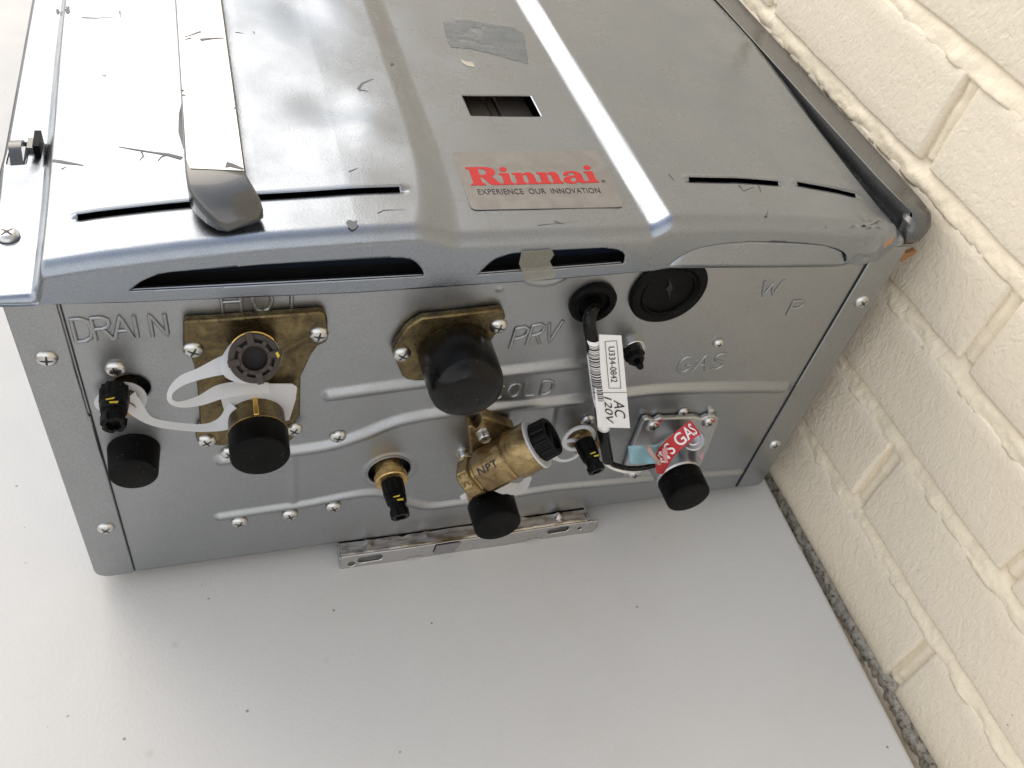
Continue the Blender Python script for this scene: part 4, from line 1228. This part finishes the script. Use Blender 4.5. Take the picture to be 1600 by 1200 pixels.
# cold inlet valve -------------------------------------------------
cold = fitting('cold_water_inlet', 'brass wye valve stamped NPT with black knob and cap')
cf = [(731, 668), (737, 665), (742, 668), (745, 674), (752, 662), (752, 654), (757, 651), (775, 658), (806, 672), (800, 690), (770, 712), (745, 722), (738, 712), (735, 690)]
flange('flange_plate', cf, -0.010, 0.0085, M['brass'], cold)
p = at_y(755, 676, -0.010); screw(cold, p.x, p.z, -0.010, SCh)
p = at_y(724, 706, 0.0); screw(cold, p.x, p.z, 0.0, SCh)
A_ = at_y(727, 751, -0.022); B_ = at_y(839, 693, -0.026); dv = (B_ - A_); dn = dv.normalized(); LL = dv.length
x_, y_, a_ = frame_of(dn)
def octo(pw):
    def f(k, i, th):
        c = max(abs(math.cos(th + 0.35)), abs(math.sin(th + 0.35)))
        sq = 1 / c
        return 1 + (min(sq, 1.16) - 1) * pw
    return f
lat('valve_body', A_, dn, [(0, 0), (0, 0.0094), (0.0010, 0.0103), (LL * 0.16, 0.0106), (LL * 0.18, 0.0092), (LL * 0.21, 0.0092), (LL * 0.24, 0.0112), (LL * 0.30, 0.0118), (LL * 0.62, 0.0118), (LL * 0.68, 0.0105)], M['brass'], cold, 64, star=octo(0.9), sharp=22)
lat('valve_collar', A_, dn, [(LL * 0.64, 0.0100), (LL * 0.66, 0.0138), (LL * 0.70, 0.0150), (LL * 0.95, 0.0150), (LL * 0.985, 0.0143), (LL * 0.985, 0)], M['brass'], cold, 56)
up0 = (Vector(CP) - A_); up0 = (up0 - dn * up0.dot(dn)).normalized(); sd0 = dn.cross(up0)
bm = prism_bm([A_ + dn * (LL * 0.02) + up0 * 0.0095 + sd0 * -0.0060, A_ + dn * (LL * 0.15) + up0 * 0.0100 + sd0 * -0.0060, A_ + dn * (LL * 0.15) + up0 * 0.0100 + sd0 * 0.0055, A_ + dn * (LL * 0.02) + up0 * 0.0095 + sd0 * 0.0055], up0 * 0.0012)
bm_obj('cast_boss', bm, M['brass'], cold, bevel=0.0005)
for sg in (-1, 1):
    bm = tube_bm([A_ + dn * (LL * 0.045) + up0 * 0.0113 + sd0 * (sg * 0.0035), A_ + dn * (LL * 0.125) + up0 * 0.0114 - sd0 * (sg * 0.0035)], 0.0004, 6); bm_obj('cast_mark', bm, M['brass_dark'], cold)
washer('white_washer', cold, A_ + dn * LL * 0.985, dn, 0.010, 0.0155, 0.0012, M['strap'])
kb = A_ + dn * (LL * 0.985 + 0.0012)
lat('valve_knob', kb, dn, [(0, 0.0112), (0.0006, 0.0120), (0.0095, 0.0118), (0.0103, 0.0110), (0.0103, 0.0088), (0.0040, 0.0080), (0.0040, 0)], M['plastic'], cold, 72, star=lambda k, i, th: 0.94 if (i % 4) < 2 and 1 <= k <= 2 else 1.0, sharp=25)
bm = bmesh.new(); 
for s in (-1, 1):
    prism_bm([kb + dn * 0.0042 + x_ * 0.0078 * ca + y_ * (s * 0.0012 + 0.0006 * cb) for ca, cb in ((-1, -1), (1, -1), (1, 1), (-1, 1))], dn * 0.0050, bm)
bm_obj('knob_web', bm, M['plastic'], cold)
cap_c = Vector((0.2348, 0, 0.0665))
lat('pipe_body', (cap_c.x, 0.004, cap_c.z), (0, -1, 0), [(0, 0.0135), (0.030, 0.0135), (0.032, 0.0140), (0.036, 0.0140)], M['brass_new'], cold)
lat('protective_cap', (cap_c.x, -0.0285, cap_c.z), (0, -1, 0), cap_prof(0.0149, 0.0145, 0.0180, 0.0012), M['rubber_matt'], cold, 56)
for a__, b__, d__ in ((0.0, 0.0, 0),):
    prx = [(716, 575)]
# stamped letters NPT along the body
def npt_map(a, b):
    base_ = A_ + dn * (LL * 0.30 + a * LL * 0.26)
    up_ = (Vector(CP) - (A_ + dn * LL * 0.4)); up_ = (up_ - dn * up_.dot(dn)).normalized(); side = up_.cross(dn) * -1.0
    th = (b - 0.35) * 0.36
    return base_ + (up_ * math.cos(th) + side * math.sin(th)) * 0.0139
sgn_test = npt_map(0.5, 1.0) - npt_map(0.5, 0.0)
def npt_map2(a, b):
    return npt_map(a, b if sgn_test.z > 0 else 1 - b) if sgn_test.z > 0 else npt_map(a, 0.7 - b)
text_mesh('stamped_letters', 'NPT', 1, npt_map2, M['ink'], cold, fit=(1, 1), spacing=1.1, offset=0.01)
strap('strap_band', cold, [(720, 778), (735, 771), (752, 760), (765, 756), (790, 763), (815, 762), (828, 744)], [-0.018, -0.02, -0.024, -0.030, -0.030, -0.026, -0.020], [0.003, 0.005, 0.006, 0.007, 0.009, 0.008, 0.004])

# cold test spout in its hole --------------------------------------
cs = fitting('filter_drain', 'brass spout with ribbed black plug in a round hole')
lat('hole_ring', (CO_H[0], -0.0004, CO_H[1]), (0, -1, 0), [(0.0, 0.0131), (0.0006, 0.0133), (0.0006, 0.0139), (0.0, 0.0142)], M['panel'], cs)
cb_, ct_ = Vector((0.1758, 0.006, 0.0715)), Vector(at_y(624, 800, -0.0305))
cax = (at_y(612, 752, -0.010) - Vector((0.1765, 0.004, 0.0735)))
cax = Vector((0.0, -1, -0.04))
cb2 = at_y(612, 752, -0.0110)
lat('brass_spout', cb2 - cax.normalized() * 0.019, cax, [(0, 0.0080), (0.0125, 0.0085), (0.0150, 0.0100), (0.0190, 0.0100), (0.0195, 0.0094), (0.0195, 0.0)], M['brass_new'], cs, 40)
dax2 = ct_ - cb2
hose_plug(cs, cb2, dax2, 1.02)

# second drain (right of the valve) --------------------------------
d2 = fitting('inlet_drain_plug', 'black drain plug with white figure-eight ring')
lat('brass_nipple', (0.3015, 0.002, 0.0845), (0, -1, 0), [(0, 0.0100), (0.005, 0.0100), (0.006, 0.0085), (0.012, 0.0082), (0.012, 0.0)], M['brass'], d2, 40)
b2_ = at_y(911, 688, -0.0130); t2_ = at_y(933, 737, -0.0340)
hose_plug(d2, b2_, t2_ - b2_, 0.95)
washer('strap_ring', d2, at_y(904, 684, -0.010), (0, -1, 0.1), 0.0085, 0.0112, 0.0010, M['strap'])
washer('strap_ring', d2, at_y(887, 703, -0.011), (0, -1, 0.1), 0.0078, 0.0102, 0.0010, M['strap'])
strap('strap_band', d2, [(868, 716), (862, 712), (858, 706)], [-0.012, -0.014, -0.016], [0.004, 0.004, 0.003])

# air bleed nub
ab = fitting('bleed_nipple', 'small black bleed cap behind the cord label')
lat('washer', (0.3130, -0.0002, 0.1665), (0, -1, 0), [(0, 0.0072), (0.003, 0.0072), (0.0034, 0.0068), (0.0034, 0)], M['screw'], ab)
b3 = at_y(988, 549, -0.0040); t3 = at_y(999, 570, -0.0185)
lat('bleed_cap', b3, t3 - b3, [(0, 0.0062), (0.0060, 0.0060), (0.0064, 0.0050), (0.0105, 0.0040), (0.011, 0.0020), (0.0150, 0.0017), (0.0162, 0.0022), (0.0178, 0.0018), (0.0182, 0)], M['plastic'], ab, 48, star=lambda k, i, th: 0.93 if (i % 6) < 3 and k < 2 else 1)

# grommets ---------------------------------------------------------
gr = fitting('cord_grommet', 'black rubber grommet the power cord comes through')
lat('grommet_ring', (0.2782, 0.0, 0.2045), (0, -1, 0), [(0, 0.0134), (0.0028, 0.0134), (0.0042, 0.0125), (0.0046, 0.0110), (0.0040, 0.0090), (0.0015, 0.0085), (0.0008, 0.0040), (0.0008, 0)], M['rubber_matt'], gr, 56)
g2 = fitting('blank_grommet', 'wide black rubber grommet with slit, closed')
lat('grommet_ring', (0.3222, 0.0, 0.2095), (0, -1, 0), [(0, 0.0228), (0.0020, 0.0228), (0.0034, 0.0215), (0.0036, 0.0178), (0.0022, 0.0166), (0.0030, 0.0158), (0.0030, 0.0150), (0.0014, 0.0146), (0.0012, 0.0)], M['rubber_matt'], g2, 64)
sl = [at_y(u, v, -0.0016) for u, v in ((1046, 434), (1049, 444), (1051, 451), (1047, 456), (1046, 467), (1044, 456), (1040, 451), (1045, 446))]
bm = prism_bm(sl, (0, -0.0003, 0)); bm_obj('slit', bm, M['gap'], g2)

# power cord with label --------------------------------------------
cord = fitting('power_cord', 'black power cord with a white tag')
CY = -0.018
cpts = [at_y(931, 470, 0.001), at_y(927, 480, -0.008), at_y(922, 493, -0.013), at_y(921, 508, -0.016), at_y(924, 530, CY), at_y(929, 570, CY), at_y(934, 610, CY), at_y(939, 650, CY), at_y(944, 685, CY), at_y(950, 719, CY)]
bm = tube_bm(smooth_pts(cpts, 6), 0.0036, 16); bm_obj('cord_sheath', bm, M['rubber'], cord, sharp=50)
c2 = [at_y(951, 716, CY), at_y(956, 724, CY), at_y(968, 729, CY), at_y(985, 732, CY - 0.001), at_y(1005, 731, CY - 0.002), at_y(1022, 727, CY - 0.002), at_y(1034, 722, CY - 0.001)]
bm = tube_bm(smooth_pts(c2, 6), 0.0018, 10); bm_obj('black_wire', bm, M['rubber'], cord)
c2 = [at_y(945, 718, CY), at_y(949, 726, CY), at_y(960, 732, CY), at_y(975, 736, CY - 0.001), at_y(988, 736.5, CY), at_y(1000, 735, CY + 0.003)]
bm = tube_bm(smooth_pts(c2, 6), 0.0013, 10); bm_obj('white_wire', bm, M['whitewire'], cord)
tag = P_('cord_tag', 'white tag folded round the power cord, barcode and AC 120V on it')
LY = CY - 0.0038
# flag plate
TLf, TRf, BRf, BLf = [at_y(u, v, LY) for u, v in ((936, 523), (971, 524.5), (984.5, 669), (932, 667.5))]
TLw = at_y(918, 528, LY)
bm = bmesh.new()
prism_bm([TLf, TRf, BRf, at_y(934, 667.5, LY), at_y(929, 607, LY), at_y(939, 606, LY)], (0, 0.0003, 0), bm); bm_obj('tag_flag', bm, M['paper'], tag)
# wrapped part: half-tube round the sheath
bm = bmesh.new(); prev = None
wtop = [(921.5, 529), (928.5, 527.5)]; 
path = smooth_pts([at_y(u, v, CY) for u, v in ((925.5, 527), (929.5, 570), (934.5, 610), (939, 640), (942.5, 668))], 6)
for i, p in enumerate(path):
    t = i / (len(path) - 1); ring = []
    for k in range(13):
        th = math.pi * (k / 12) + 0.0
        ring.append(bm.verts.new(p + Vector((-math.cos(th) * 0.00405, -math.sin(th) * 0.00405, 0))))
    if prev:
        for k in range(12): bm.faces.new((prev[k], prev[k + 1], ring[k + 1], ring[k]))
    prev = ring
o = bm_obj('tag_wrap', bm, M['paper'], tag, sharp=60)
s = o.modifiers.new('thickness', 'SOLIDIFY'); s.thickness = 0.00025; s.offset = 0
def tag_pt(a, b, dy=0.0003):
    """a 0..1 across (left-right), b 0..1 from the top down, on the flag"""
    T = at_y(918 + 53.5 * a, 529 - 4.5 * a, LY - dy); Bq = at_y(929.5 + 55 * a, 667 + 2 * a, LY - dy)
    return T.lerp(Bq, b)
# barcode bars wrapped on the sheath
bm = bmesh.new(); rr_ = random.Random(3)
b = 0.035
while b < 0.565:
    w_ = rr_.choice((0.005, 0.005, 0.009, 0.014)); 
    row0, row1 = [], []
    for k in range(9):
        th = math.pi * (0.16 + 0.62 * k / 8)
        for rowl, bb in ((row0, b), (row1, b + w_)):
            q = bb * (len(path) - 1); i0 = min(int(q), len(path) - 2); p = path[i0].lerp(path[i0 + 1], q - i0)
            rowl.append(bm.verts.new(p + Vector((-math.cos(th) * 0.0043, -math.sin(th) * 0.0043, 0))))
    for k in range(8): bm.faces.new((row0[k], row0[k + 1], row1[k + 1], row1[k]))
    b += w_ + rr_.choice((0.005, 0.006, 0.011))
o = bm_obj('barcode', bm, M['ink'], tag); 
# box with part number
def box_line(name, pts, w=0.00028):
    bm = bmesh.new()
    for p, q in zip(pts, pts[1:]):
        d = (q - p).normalized(); s_ = d.cross(Vector((0, 1, 0))).normalized() * w / 2
        prism_bm([p - d * w / 2 + s_, q + d * w / 2 + s_, q + d * w / 2 - s_, p - d * w / 2 - s_], (0, -0.00006, 0), bm)
    return bm_obj(name, bm, M['ink'], tag)
q = [tag_pt(a, b) for a, b in ((0.50, 0.045), (0.84, 0.045), (0.84, 0.535), (0.50, 0.535), (0.50, 0.045))]
box_line('number_box', q)
box_line('divider_line', [tag_pt(0.02, 0.583), tag_pt(1.0, 0.583)])
def down_map(aL, aR, b0, b1):
    """text reading downwards, its top to the right"""
    return lambda x, y: tag_pt(aL + (aR - aL) * y, b0 + (b1 - b0) * x, 0.00036)
text_mesh('part_number', 'U334-0842', 1, down_map(0.58, 0.76, 0.10, 0.47), M['ink'], tag, fit=(1, 1))
text_mesh('voltage_text', 'AC', 1, down_map(0.60, 0.90, 0.67, 0.885), M['ink'], tag, fit=(1, 1), shear=0.25)
text_mesh('voltage_text', '120V', 1, down_map(0.335, 0.545, 0.63, 0.955), M['ink'], tag, fit=(1, 1), shear=0.25)

# gas inlet --------------------------------------------------------
gas = fitting('gas_inlet', 'zinc gas inlet plate with red tape and black cap')
gp = [(1003, 662), (1006, 656), (1013, 654), (1024, 658), (1032, 653), (1040, 655), (1085, 652), (1098, 655), (1104, 652), (1118, 650), (1124, 654), (1122, 664), (1108, 702), (1095, 728), (1060, 738), (1010, 744), (985, 746), (974, 744), (975, 736), (985, 706)]
flange('flange_plate', gp, -0.0045, 0.0042, M['zinc'], gas)
for u, v in ((1020, 665), (1107, 659), (991, 740)):
    p = at_y(u, v, -0.0045); screw(gas, p.x, p.z, -0.0045)
# red paint dabs
for u, v in ((1027, 663), (1033, 658), (1115, 658), (994, 737)):
    p = at_y(u, v, -0.0075 if (u, v) != (1033, 658) else -0.0048)
    lat('red_paint_dab', p, (0, -1, 0.3), [(0, 0.0011), (0.0003, 0.0008), (0.0004, 0)], M['inkred'], gas, 12)
gx, gz = 0.3700, 0.0585
lat('pipe_body', (gx, -0.004, gz), (0, -1, 0), [(0, 0.0185), (0.003, 0.0172), (0.006, 0.0160), (0.016, 0.0156), (0.0180, 0.0158), (0.0195, 0.0146), (0.0225, 0.0146)], M['zinc'], gas)
lat('protective_cap', (gx, -0.0235, gz), (0, -1, 0), cap_prof(0.0154, 0.0150, 0.0172, 0.0013), M['rubber_matt'], gas, 56)
p1 = at_y(1079, 712, -0.012); p2 = at_y(1083, 686, -0.024)
cyl_between('test_stub', p1, p2, 0.0075, M['zinc'], gas)
cyl_between('stub_screw', p2, p2 + (p2 - p1).normalized() * 0.0015, 0.0046, M['screw'], gas)
p1 = at_y(1022, 702, -0.006); p2 = at_y(1056, 680, -0.006)
cyl_between('cast_rib', p1, p2, 0.0035, M['zinc'], gas)
# red tape band
tape = P_('red_tape', 'torn red tape printed GAS in white')
tc = [(1087, 667), (1076, 675), (1058, 690), (1043, 705), (1035, 719), (1031, 740)]
ty = [-0.026, -0.027, -0.028, -0.028, -0.026, -0.022]
tcen = [at_y(u, v, y) for (u, v), y in zip(tc, ty)]
tw = []
for i in range(len(tc)):
    j0, j1 = max(0, i - 1), min(len(tc) - 1, i + 1)
    d = (tcen[j1] - tcen[j0]).normalized(); s_ = d.cross(Vector(CP) - tcen[i]).normalized()
    tw.append(s_ * (0.0104 if i < 4 else (0.0100 if i == 4 else 0.004)))
ribbon('tape_band', tcen, tw, 0.0003, M['redtape'], tape)
pts_t = smooth_pts(tcen, 8); wid_t = smooth_pts(tw, 8)
def tape_map(x, y):
    """x along the band from its lower end up, y across"""
    q = (1 - x) * (len(pts_t) - 1); i0 = max(0, min(int(q), len(pts_t) - 2)); f_ = q - i0
    p = pts_t[i0].lerp(pts_t[i0 + 1], f_); w_ = wid_t[i0].lerp(wid_t[i0 + 1], f_)
    toc = (Vector(CP) - p).normalized()
    if w_.z < 0: w_ = -w_
    return p + w_ * (y - 0.5) * 0.78 + toc * 0.0005
def seg_map(x0, x1): return lambda a, b: tape_map(x0 + (x1 - x0) * a, b)
text_mesh('tape_lettering', 'GAS', 1, seg_map(0.58, 0.95), M['tapewhite'], tape, fit=(1, 1), offset=0.012)
text_mesh('tape_lettering', 'S', 1, seg_map(0.40, 0.50), M['tapewhite'], tape, fit=(1, 1), offset=0.012)
text_mesh('tape_lettering', 'AS', 1, seg_map(0.14, 0.34), M['tapewhite'], tape, fit=(1, 1), offset=0.012)
for px_, y_ in (([(1094, 678), (1097, 686), (1099, 700), (1097, 720), (1091, 712), (1087, 700), (1088, 688), (1084, 681)], -0.024),
                ([(1035, 702), (1042, 699), (1044, 712), (1042, 724), (1036, 715)], -0.0288)):
    bm = prism_bm([at_y(u, v, y_) for u, v in px_], (0, 0.0004, 0)); o = bm_obj('worn_tape', bm, M['pinktape'], tape)
bt = P_('blue_film_tag', 'pale blue plastic film wrapped on the wires')
bm = bmesh.new()
V = []; nx_, nz_ = 10, 6
for j in range(nz_ + 1):
    for i in range(nx_ + 1):
        a, b = i / nx_, j / nz_
        u = (981 + 50 * a) * (1 - b) + (984 + 45 * a) * b; v = (696.5 - 2.5 * a) * (1 - b) + (726 - 2 * a) * b
        V.append(at_y(u, v, -0.022 - 0.0022 * math.sin(a * 5 + b * 2) - 0.001 * math.cos(b * 6)))
Fc = [(j * (nx_ + 1) + i, j * (nx_ + 1) + i + 1, (j + 1) * (nx_ + 1) + i + 1, (j + 1) * (nx_ + 1) + i) for j in range(nz_) for i in range(nx_)]
o = mesh_obj('film', V, Fc, M['bluetape'], bt); s = o.modifiers.new('thickness', 'SOLIDIFY'); s.thickness = 0.0004
c2 = [at_y(1012, 698, -0.0275), at_y(1018, 708, -0.028), at_y(1024, 716, -0.027), at_y(1030, 724, -0.025)]
bm = tube_bm(smooth_pts(c2, 5), 0.0014, 8); bm_obj('bare_wire', bm, simple('copper_pale', (0.55, 0.38, 0.32), 0.6, 0.3, (900, 0.6, 0.0005)), bt)

# wall bracket under the heater ------------------------------------
br = P_('mounting_bracket', 'shiny folded steel mounting bracket under the panel edge')
bx0, bx1 = 0.1470, 0.3290
def bpath(x):   # slight skew of the real bracket
    return 0.0
# web: grid with embossed pips
xs_ = np.arange(bx0, 0.3235, 0.0015); ys_ = np.arange(-0.0105, 0.0300, 0.0015)
XX, YY = np.meshgrid(xs_, ys_)
ZZ = np.full(XX.shape, -0.0006)
for cx, cy, r_, h_ in ((0.1665, -0.0035, 0.005, 0.0022), (0.2055, -0.002, 0.004, 0.0012), (0.3015, -0.0035, 0.0042, 0.0040), (0.2835, -0.0065, 0.0022, 0.0012), (0.19, 0.0, 0.004, -0.001), (0.275, 0.001, 0.005, 0.001)):
    d = np.hypot(XX - cx, YY - cy); t = np.clip(1 - d / r_, 0, 1); ZZ += h_ * t * t * (3 - 2 * t)
ZZ -= 0.0012 * sst((YY + 0.0090) / -0.0015) + 0.0002 * np.sin(XX * 160)
ZZ -= 0.0032 * (XX > 0) * sst((YY - 0.0005) / 0.002)
web = grid_mesh('bracket_web', XX, YY, ZZ, None, M['bright'], 0.0); adopt(web, br); web.matrix_parent_inverse = Matrix.Identity(4)
# flange: vertical sheet with obround holes and bottom notches
xs_ = np.arange(bx0, 0.3300, 0.0006); zs_ = np.linspace(-0.0119, -0.0008, 20)
XX, ZZ = np.meshgrid(xs_, zs_)
fn_h = [capsule(0.1605, -0.0062, 0.1720, -0.0058, 0.0026), capsule(0.1535, -0.0085, 0.1540, -0.0085, 0.0022), capsule(0.2945, -0.0055, 0.3060, -0.0050, 0.0024),
        capsule(0.1935, -0.0135, 0.1990, -0.0135, 0.0034), capsule(0.2795, -0.0130, 0.2850, -0.0130, 0.0034), capsule(0.3165, -0.0065, 0.3168, -0.0065, 0.0013),
        slot_fn([(0.3265, -0.0125), (0.3310, -0.0125), (0.3310, -0.0068)])]
msk = np.ones(XX.shape, bool)
XX, ZZ, dd_ = sheet('b', XX, ZZ, [(f, msk) for f in fn_h], 0.0006, None)
YY = -0.0112 - 0.0022 * (-ZZ / 0.012) + 0.0002 * np.sin(XX * 90)
fl2 = grid_mesh('bracket_flange', XX, YY, ZZ, dd_, M['satin'], 0.0011); adopt(fl2, br); fl2.matrix_parent_inverse = Matrix.Identity(4)
bm = box_bm(bx0 - 0.0010, bx0 + 0.0002, -0.0125, -0.0005, -0.0112, -0.0005); bm_obj('bracket_end', bm, M['bright'], br, bevel=0.0004)
bm = box_bm(0.3225, 0.3237, -0.0100, 0.0020, -0.0100, 0.0008); bm_obj('bracket_end', bm, M['bright'], br, bevel=0.0004)
bm = prism_bm([Vector((0.2110, -0.01245, -0.0012)), Vector((0.2290, -0.01245, -0.0012)), Vector((0.2240, -0.0140, -0.0095)), Vector((0.2090, -0.0140, -0.0095))], (0, -0.00012, 0)); bm_obj('grey_label', bm, M['sticker'], br)
# rear bracket the body also rests on
rb = P_('rear_bracket'); bm = box_bm(0.147, 0.329, 0.62, 0.66, -0.012, -0.0002); bm_obj('bracket_bar', bm, M['bright'], rb, bevel=0.001)

# ------------------------------------------------------------------ grey rails
def u_channel(name, root_, xs_c, y_list, z_list, w_list, side_h, mat, th=0.0012):
    """inverted U: for each station (x centre, y, z top, width, side height)"""
    bm = bmesh.new(); prev = None
    for xc, y, z, w_, sh in zip(xs_c, y_list, z_list, w_list, side_h):
        h_ = w_ / 2; r_ = 0.0016
        prof = [(-h_, -sh), (-h_, -r_), (-h_ + r_ * .3, -r_ * .3), (-h_ + r_, 0), (h_ - r_, 0), (h_ - r_ * .3, -r_ * .3), (h_, -r_), (h_, -sh)]
        ring = [bm.verts.new((xc + a, y, z + b)) for a, b in prof]
        if prev:
            for k in range(len(ring) - 1): bm.faces.new((prev[k], prev[k + 1], ring[k + 1], ring[k]))
        prev = ring
    o = bm_obj(name, bm, mat, root_, sharp=28)
    s = o.modifiers.new('thickness', 'SOLIDIFY'); s.thickness = th; s.offset = -1
    return o
rail = thing('trim_rail', 'grey painted trim rail lying loose on the heater cover, its near end bent down', 'metal trim', (0.092, 0.3, 0.26))
RIM = Matrix.Translation((-0.092, -0.3, -0.26))
zt = 0.2725
stn = [(0.0899, 0.660), (0.0900, 0.40), (0.0905, 0.190), (0.0912, 0.10), (0.0918, 0.0240)]
bm = bmesh.new(); prev = None
st_all = []
for xc, y in stn: st_all.append(((xc - 0.01255, y, zt), (xc + 0.01265, y, zt), 0.0125))
# crease (skewed), then the nose curving down
L0 = Vector(at_z(303, 284, zt)); 
st_all[-1] = ((0.0790, 0.0275, zt), (0.1043, 0.0240, zt), 0.0125)
st_all += [((0.0796, 0.0180, zt - 0.0008), (0.1050, 0.0215, zt - 0.0003), 0.0118),
           ((0.0820, 0.0118, zt - 0.0026), (0.1070, 0.0160, zt - 0.0016), 0.0104),
           ((0.0862, 0.0058, zt - 0.0052), (0.1090, 0.0105, zt - 0.0034), 0.0086),
           ((0.0905, 0.0020, zt - 0.0085), (0.1098, 0.0062, zt - 0.0056), 0.0058),
           ((0.0945, 0.0010, zt - 0.0120), (0.1070, 0.0040, zt - 0.0098), 0.0025)]
for a, b, sh in st_all:
    a, b = Vector(a), Vector(b); d = (b - a).normalized(); r_ = 0.0013
    pr = [a + Vector((0, 0, -sh)), a + Vector((0, 0, -r_)), a + d * r_, b - d * r_, b + Vector((0, 0, -r_)), b + Vector((0, 0, -sh))]
    ring = [bm.verts.new(p) for p in pr]
    if prev:
        for k in range(5): bm.faces.new((prev[k], prev[k + 1], ring[k + 1], ring[k]))
    prev = ring
bm.faces.new(prev)
o = bm_obj('rail_channel', bm, M['rail'], rail, sharp=46); o.matrix_parent_inverse = RIM
s = o.modifiers.new('thickness', 'SOLIDIFY'); s.thickness = 0.0011; s.offset = -1
bm = prism_bm([Vector(p) for p in ((0.0782, 0.655, zt + 0.0001), (0.1016, 0.655, zt + 0.0001), (0.1022, 0.19, zt + 0.0001), (0.1035, 0.0249, zt + 0.0001), (0.0812, 0.0272, zt + 0.0001), (0.0799, 0.033, zt + 0.0001), (0.0789, 0.19, zt + 0.0001))], (0, 0, 0.0002))  # added sheet: sky reflection on the dark rail put into a paler colour
o = bm_obj('sky_sheen_sheet', bm, M['railsheen'], rail); o.matrix_parent_inverse = RIM; o['label'] = 'pale sheet added for the sky reflection on the rail top'
bm = bmesh.new()
prism_bm([Vector(p) for p in ((0.0792, 0.090, 0.2700), (0.0770, 0.082, 0.2660), (0.0762, 0.074, 0.2615), (0.0780, 0.062, 0.2600), (0.0792, 0.060, 0.2640))], (0.0012, 0, 0), bm)
o = bm_obj('bent_tab', bm, M['rail'], rail); o.matrix_parent_inverse = RIM
def rail_scratch(px, w0):
    pts = [at_z(u, v, zt + 0.0004) for u, v in px]
    bm = bmesh.new(); prev = None; n = len(pts)
    for i, p in enumerate(pts):
        d = (pts[min(i + 1, n - 1)] - pts[max(i - 1, 0)]).normalized(); s_ = d.cross(Vector((0, 0, 1))).normalized()
        w = w0 * 0.00052 * (1 - 0.75 * i / max(1, n - 1))
        c = (bm.verts.new(p + s_ * w), bm.verts.new(p - s_ * w))
        if prev: bm.faces.new((prev[0], prev[1], c[1], c[0]))
        prev = c
    o = bm_obj('scratch', bm, M['scratch'], rail); o.matrix_parent_inverse = RIM
for px, w in (([(313, 62), (330, 60), (350, 59)], 2.6), ([(314, 49), (300, 54), (287, 58)], 1.4), ([(298, 59), (289, 62)], 1.4), ([(353, 257), (362, 258), (380, 264)], 4.5), ([(283, 142), (287, 140)], 2.2), ([(285, 148), (290, 149)], 1.6), ([(366, 168), (370, 170)], 1.6)):
    rail_scratch(px, w)

edge = thing('edge_rail', 'long dark grey rail wedged between the heater cover and the brick wall', 'metal trim', (0.476, 0.3, 0.24))
EIM = Matrix.Translation((-0.476, -0.3, -0.24))
def edge_sec(xi, xo, y, z, sh):
    r_ = 0.00025
    return [Vector((xi, y, z - sh)), Vector((xi, y, z - r_)), Vector((xi + r_ * .5, y, z - r_ * .3)), Vector((xi + r_, y, z)), Vector((xo - r_, y, z)), Vector((xo - r_ * .4, y, z - r_ * .4)), Vector((xo, y, z - r_)), Vector((xo, y, z - sh))]
bm = bmesh.new(); prev = None
for xi, xo, y, z, sh in ((0.4685, 0.4905, 0.66, 0.2510, 0.016), (0.4678, 0.4885, 0.30, 0.2505, 0.016), (0.4676, 0.4862, 0.12, 0.2500, 0.016), (0.4676, 0.4850, 0.045, 0.2498, 0.016), (0.4690, 0.4844, 0.022, 0.2496, 0.016), (0.4705, 0.4840, 0.0095, 0.2490, 0.015)):
    ring = [bm.verts.new(p) for p in edge_sec(xi, xo, y, z, sh)]
    if prev:
        for k in range(7): bm.faces.new((prev[k], prev[k + 1], ring[k + 1], ring[k]))
    prev = ring
# hooked nose: top sheet curls down at the front
cx = 0.2485
for k, (dy, dz, xi, xo) in enumerate(((0.0045, -0.0012, 0.4698, 0.4836), (0.0078, -0.0042, 0.4685, 0.4828), (0.0090, -0.0085, 0.4675, 0.4815), (0.0088, -0.0135, 0.4675, 0.4800), (0.0070, -0.0170, 0.4688, 0.4778))):
    y = 0.0095 - dy; z = cx + dz; r_ = 0.002; sh = 0.010
    pts_ = [Vector((xi, y + sh * .9, z - sh * .25)), Vector((xi, y + r_, z)), Vector((xi + r_ * .5, y + r_ * .3, z)), Vector((xi + r_, y, z)), Vector((xo - r_, y, z)), Vector((xo - r_ * .4, y + r_ * .4, z)), Vector((xo, y + r_, z)), Vector((xo, y + sh * .9, z - sh * .25))]
    ring = [bm.verts.new(p) for p in pts_]
    for q_ in range(7): bm.faces.new((prev[q_], prev[q_ + 1], ring[q_ + 1], ring[q_]))
    prev = ring
o = bm_obj('rail_channel', bm, M['rail'], edge, sharp=30); o.matrix_parent_inverse = EIM
s = o.modifiers.new('thickness', 'SOLIDIFY'); s.thickness = 0.0011; s.offset = -1

# sub-parts of panel, cover and frames keep heater coordinates
bpy.context.view_layer.update()
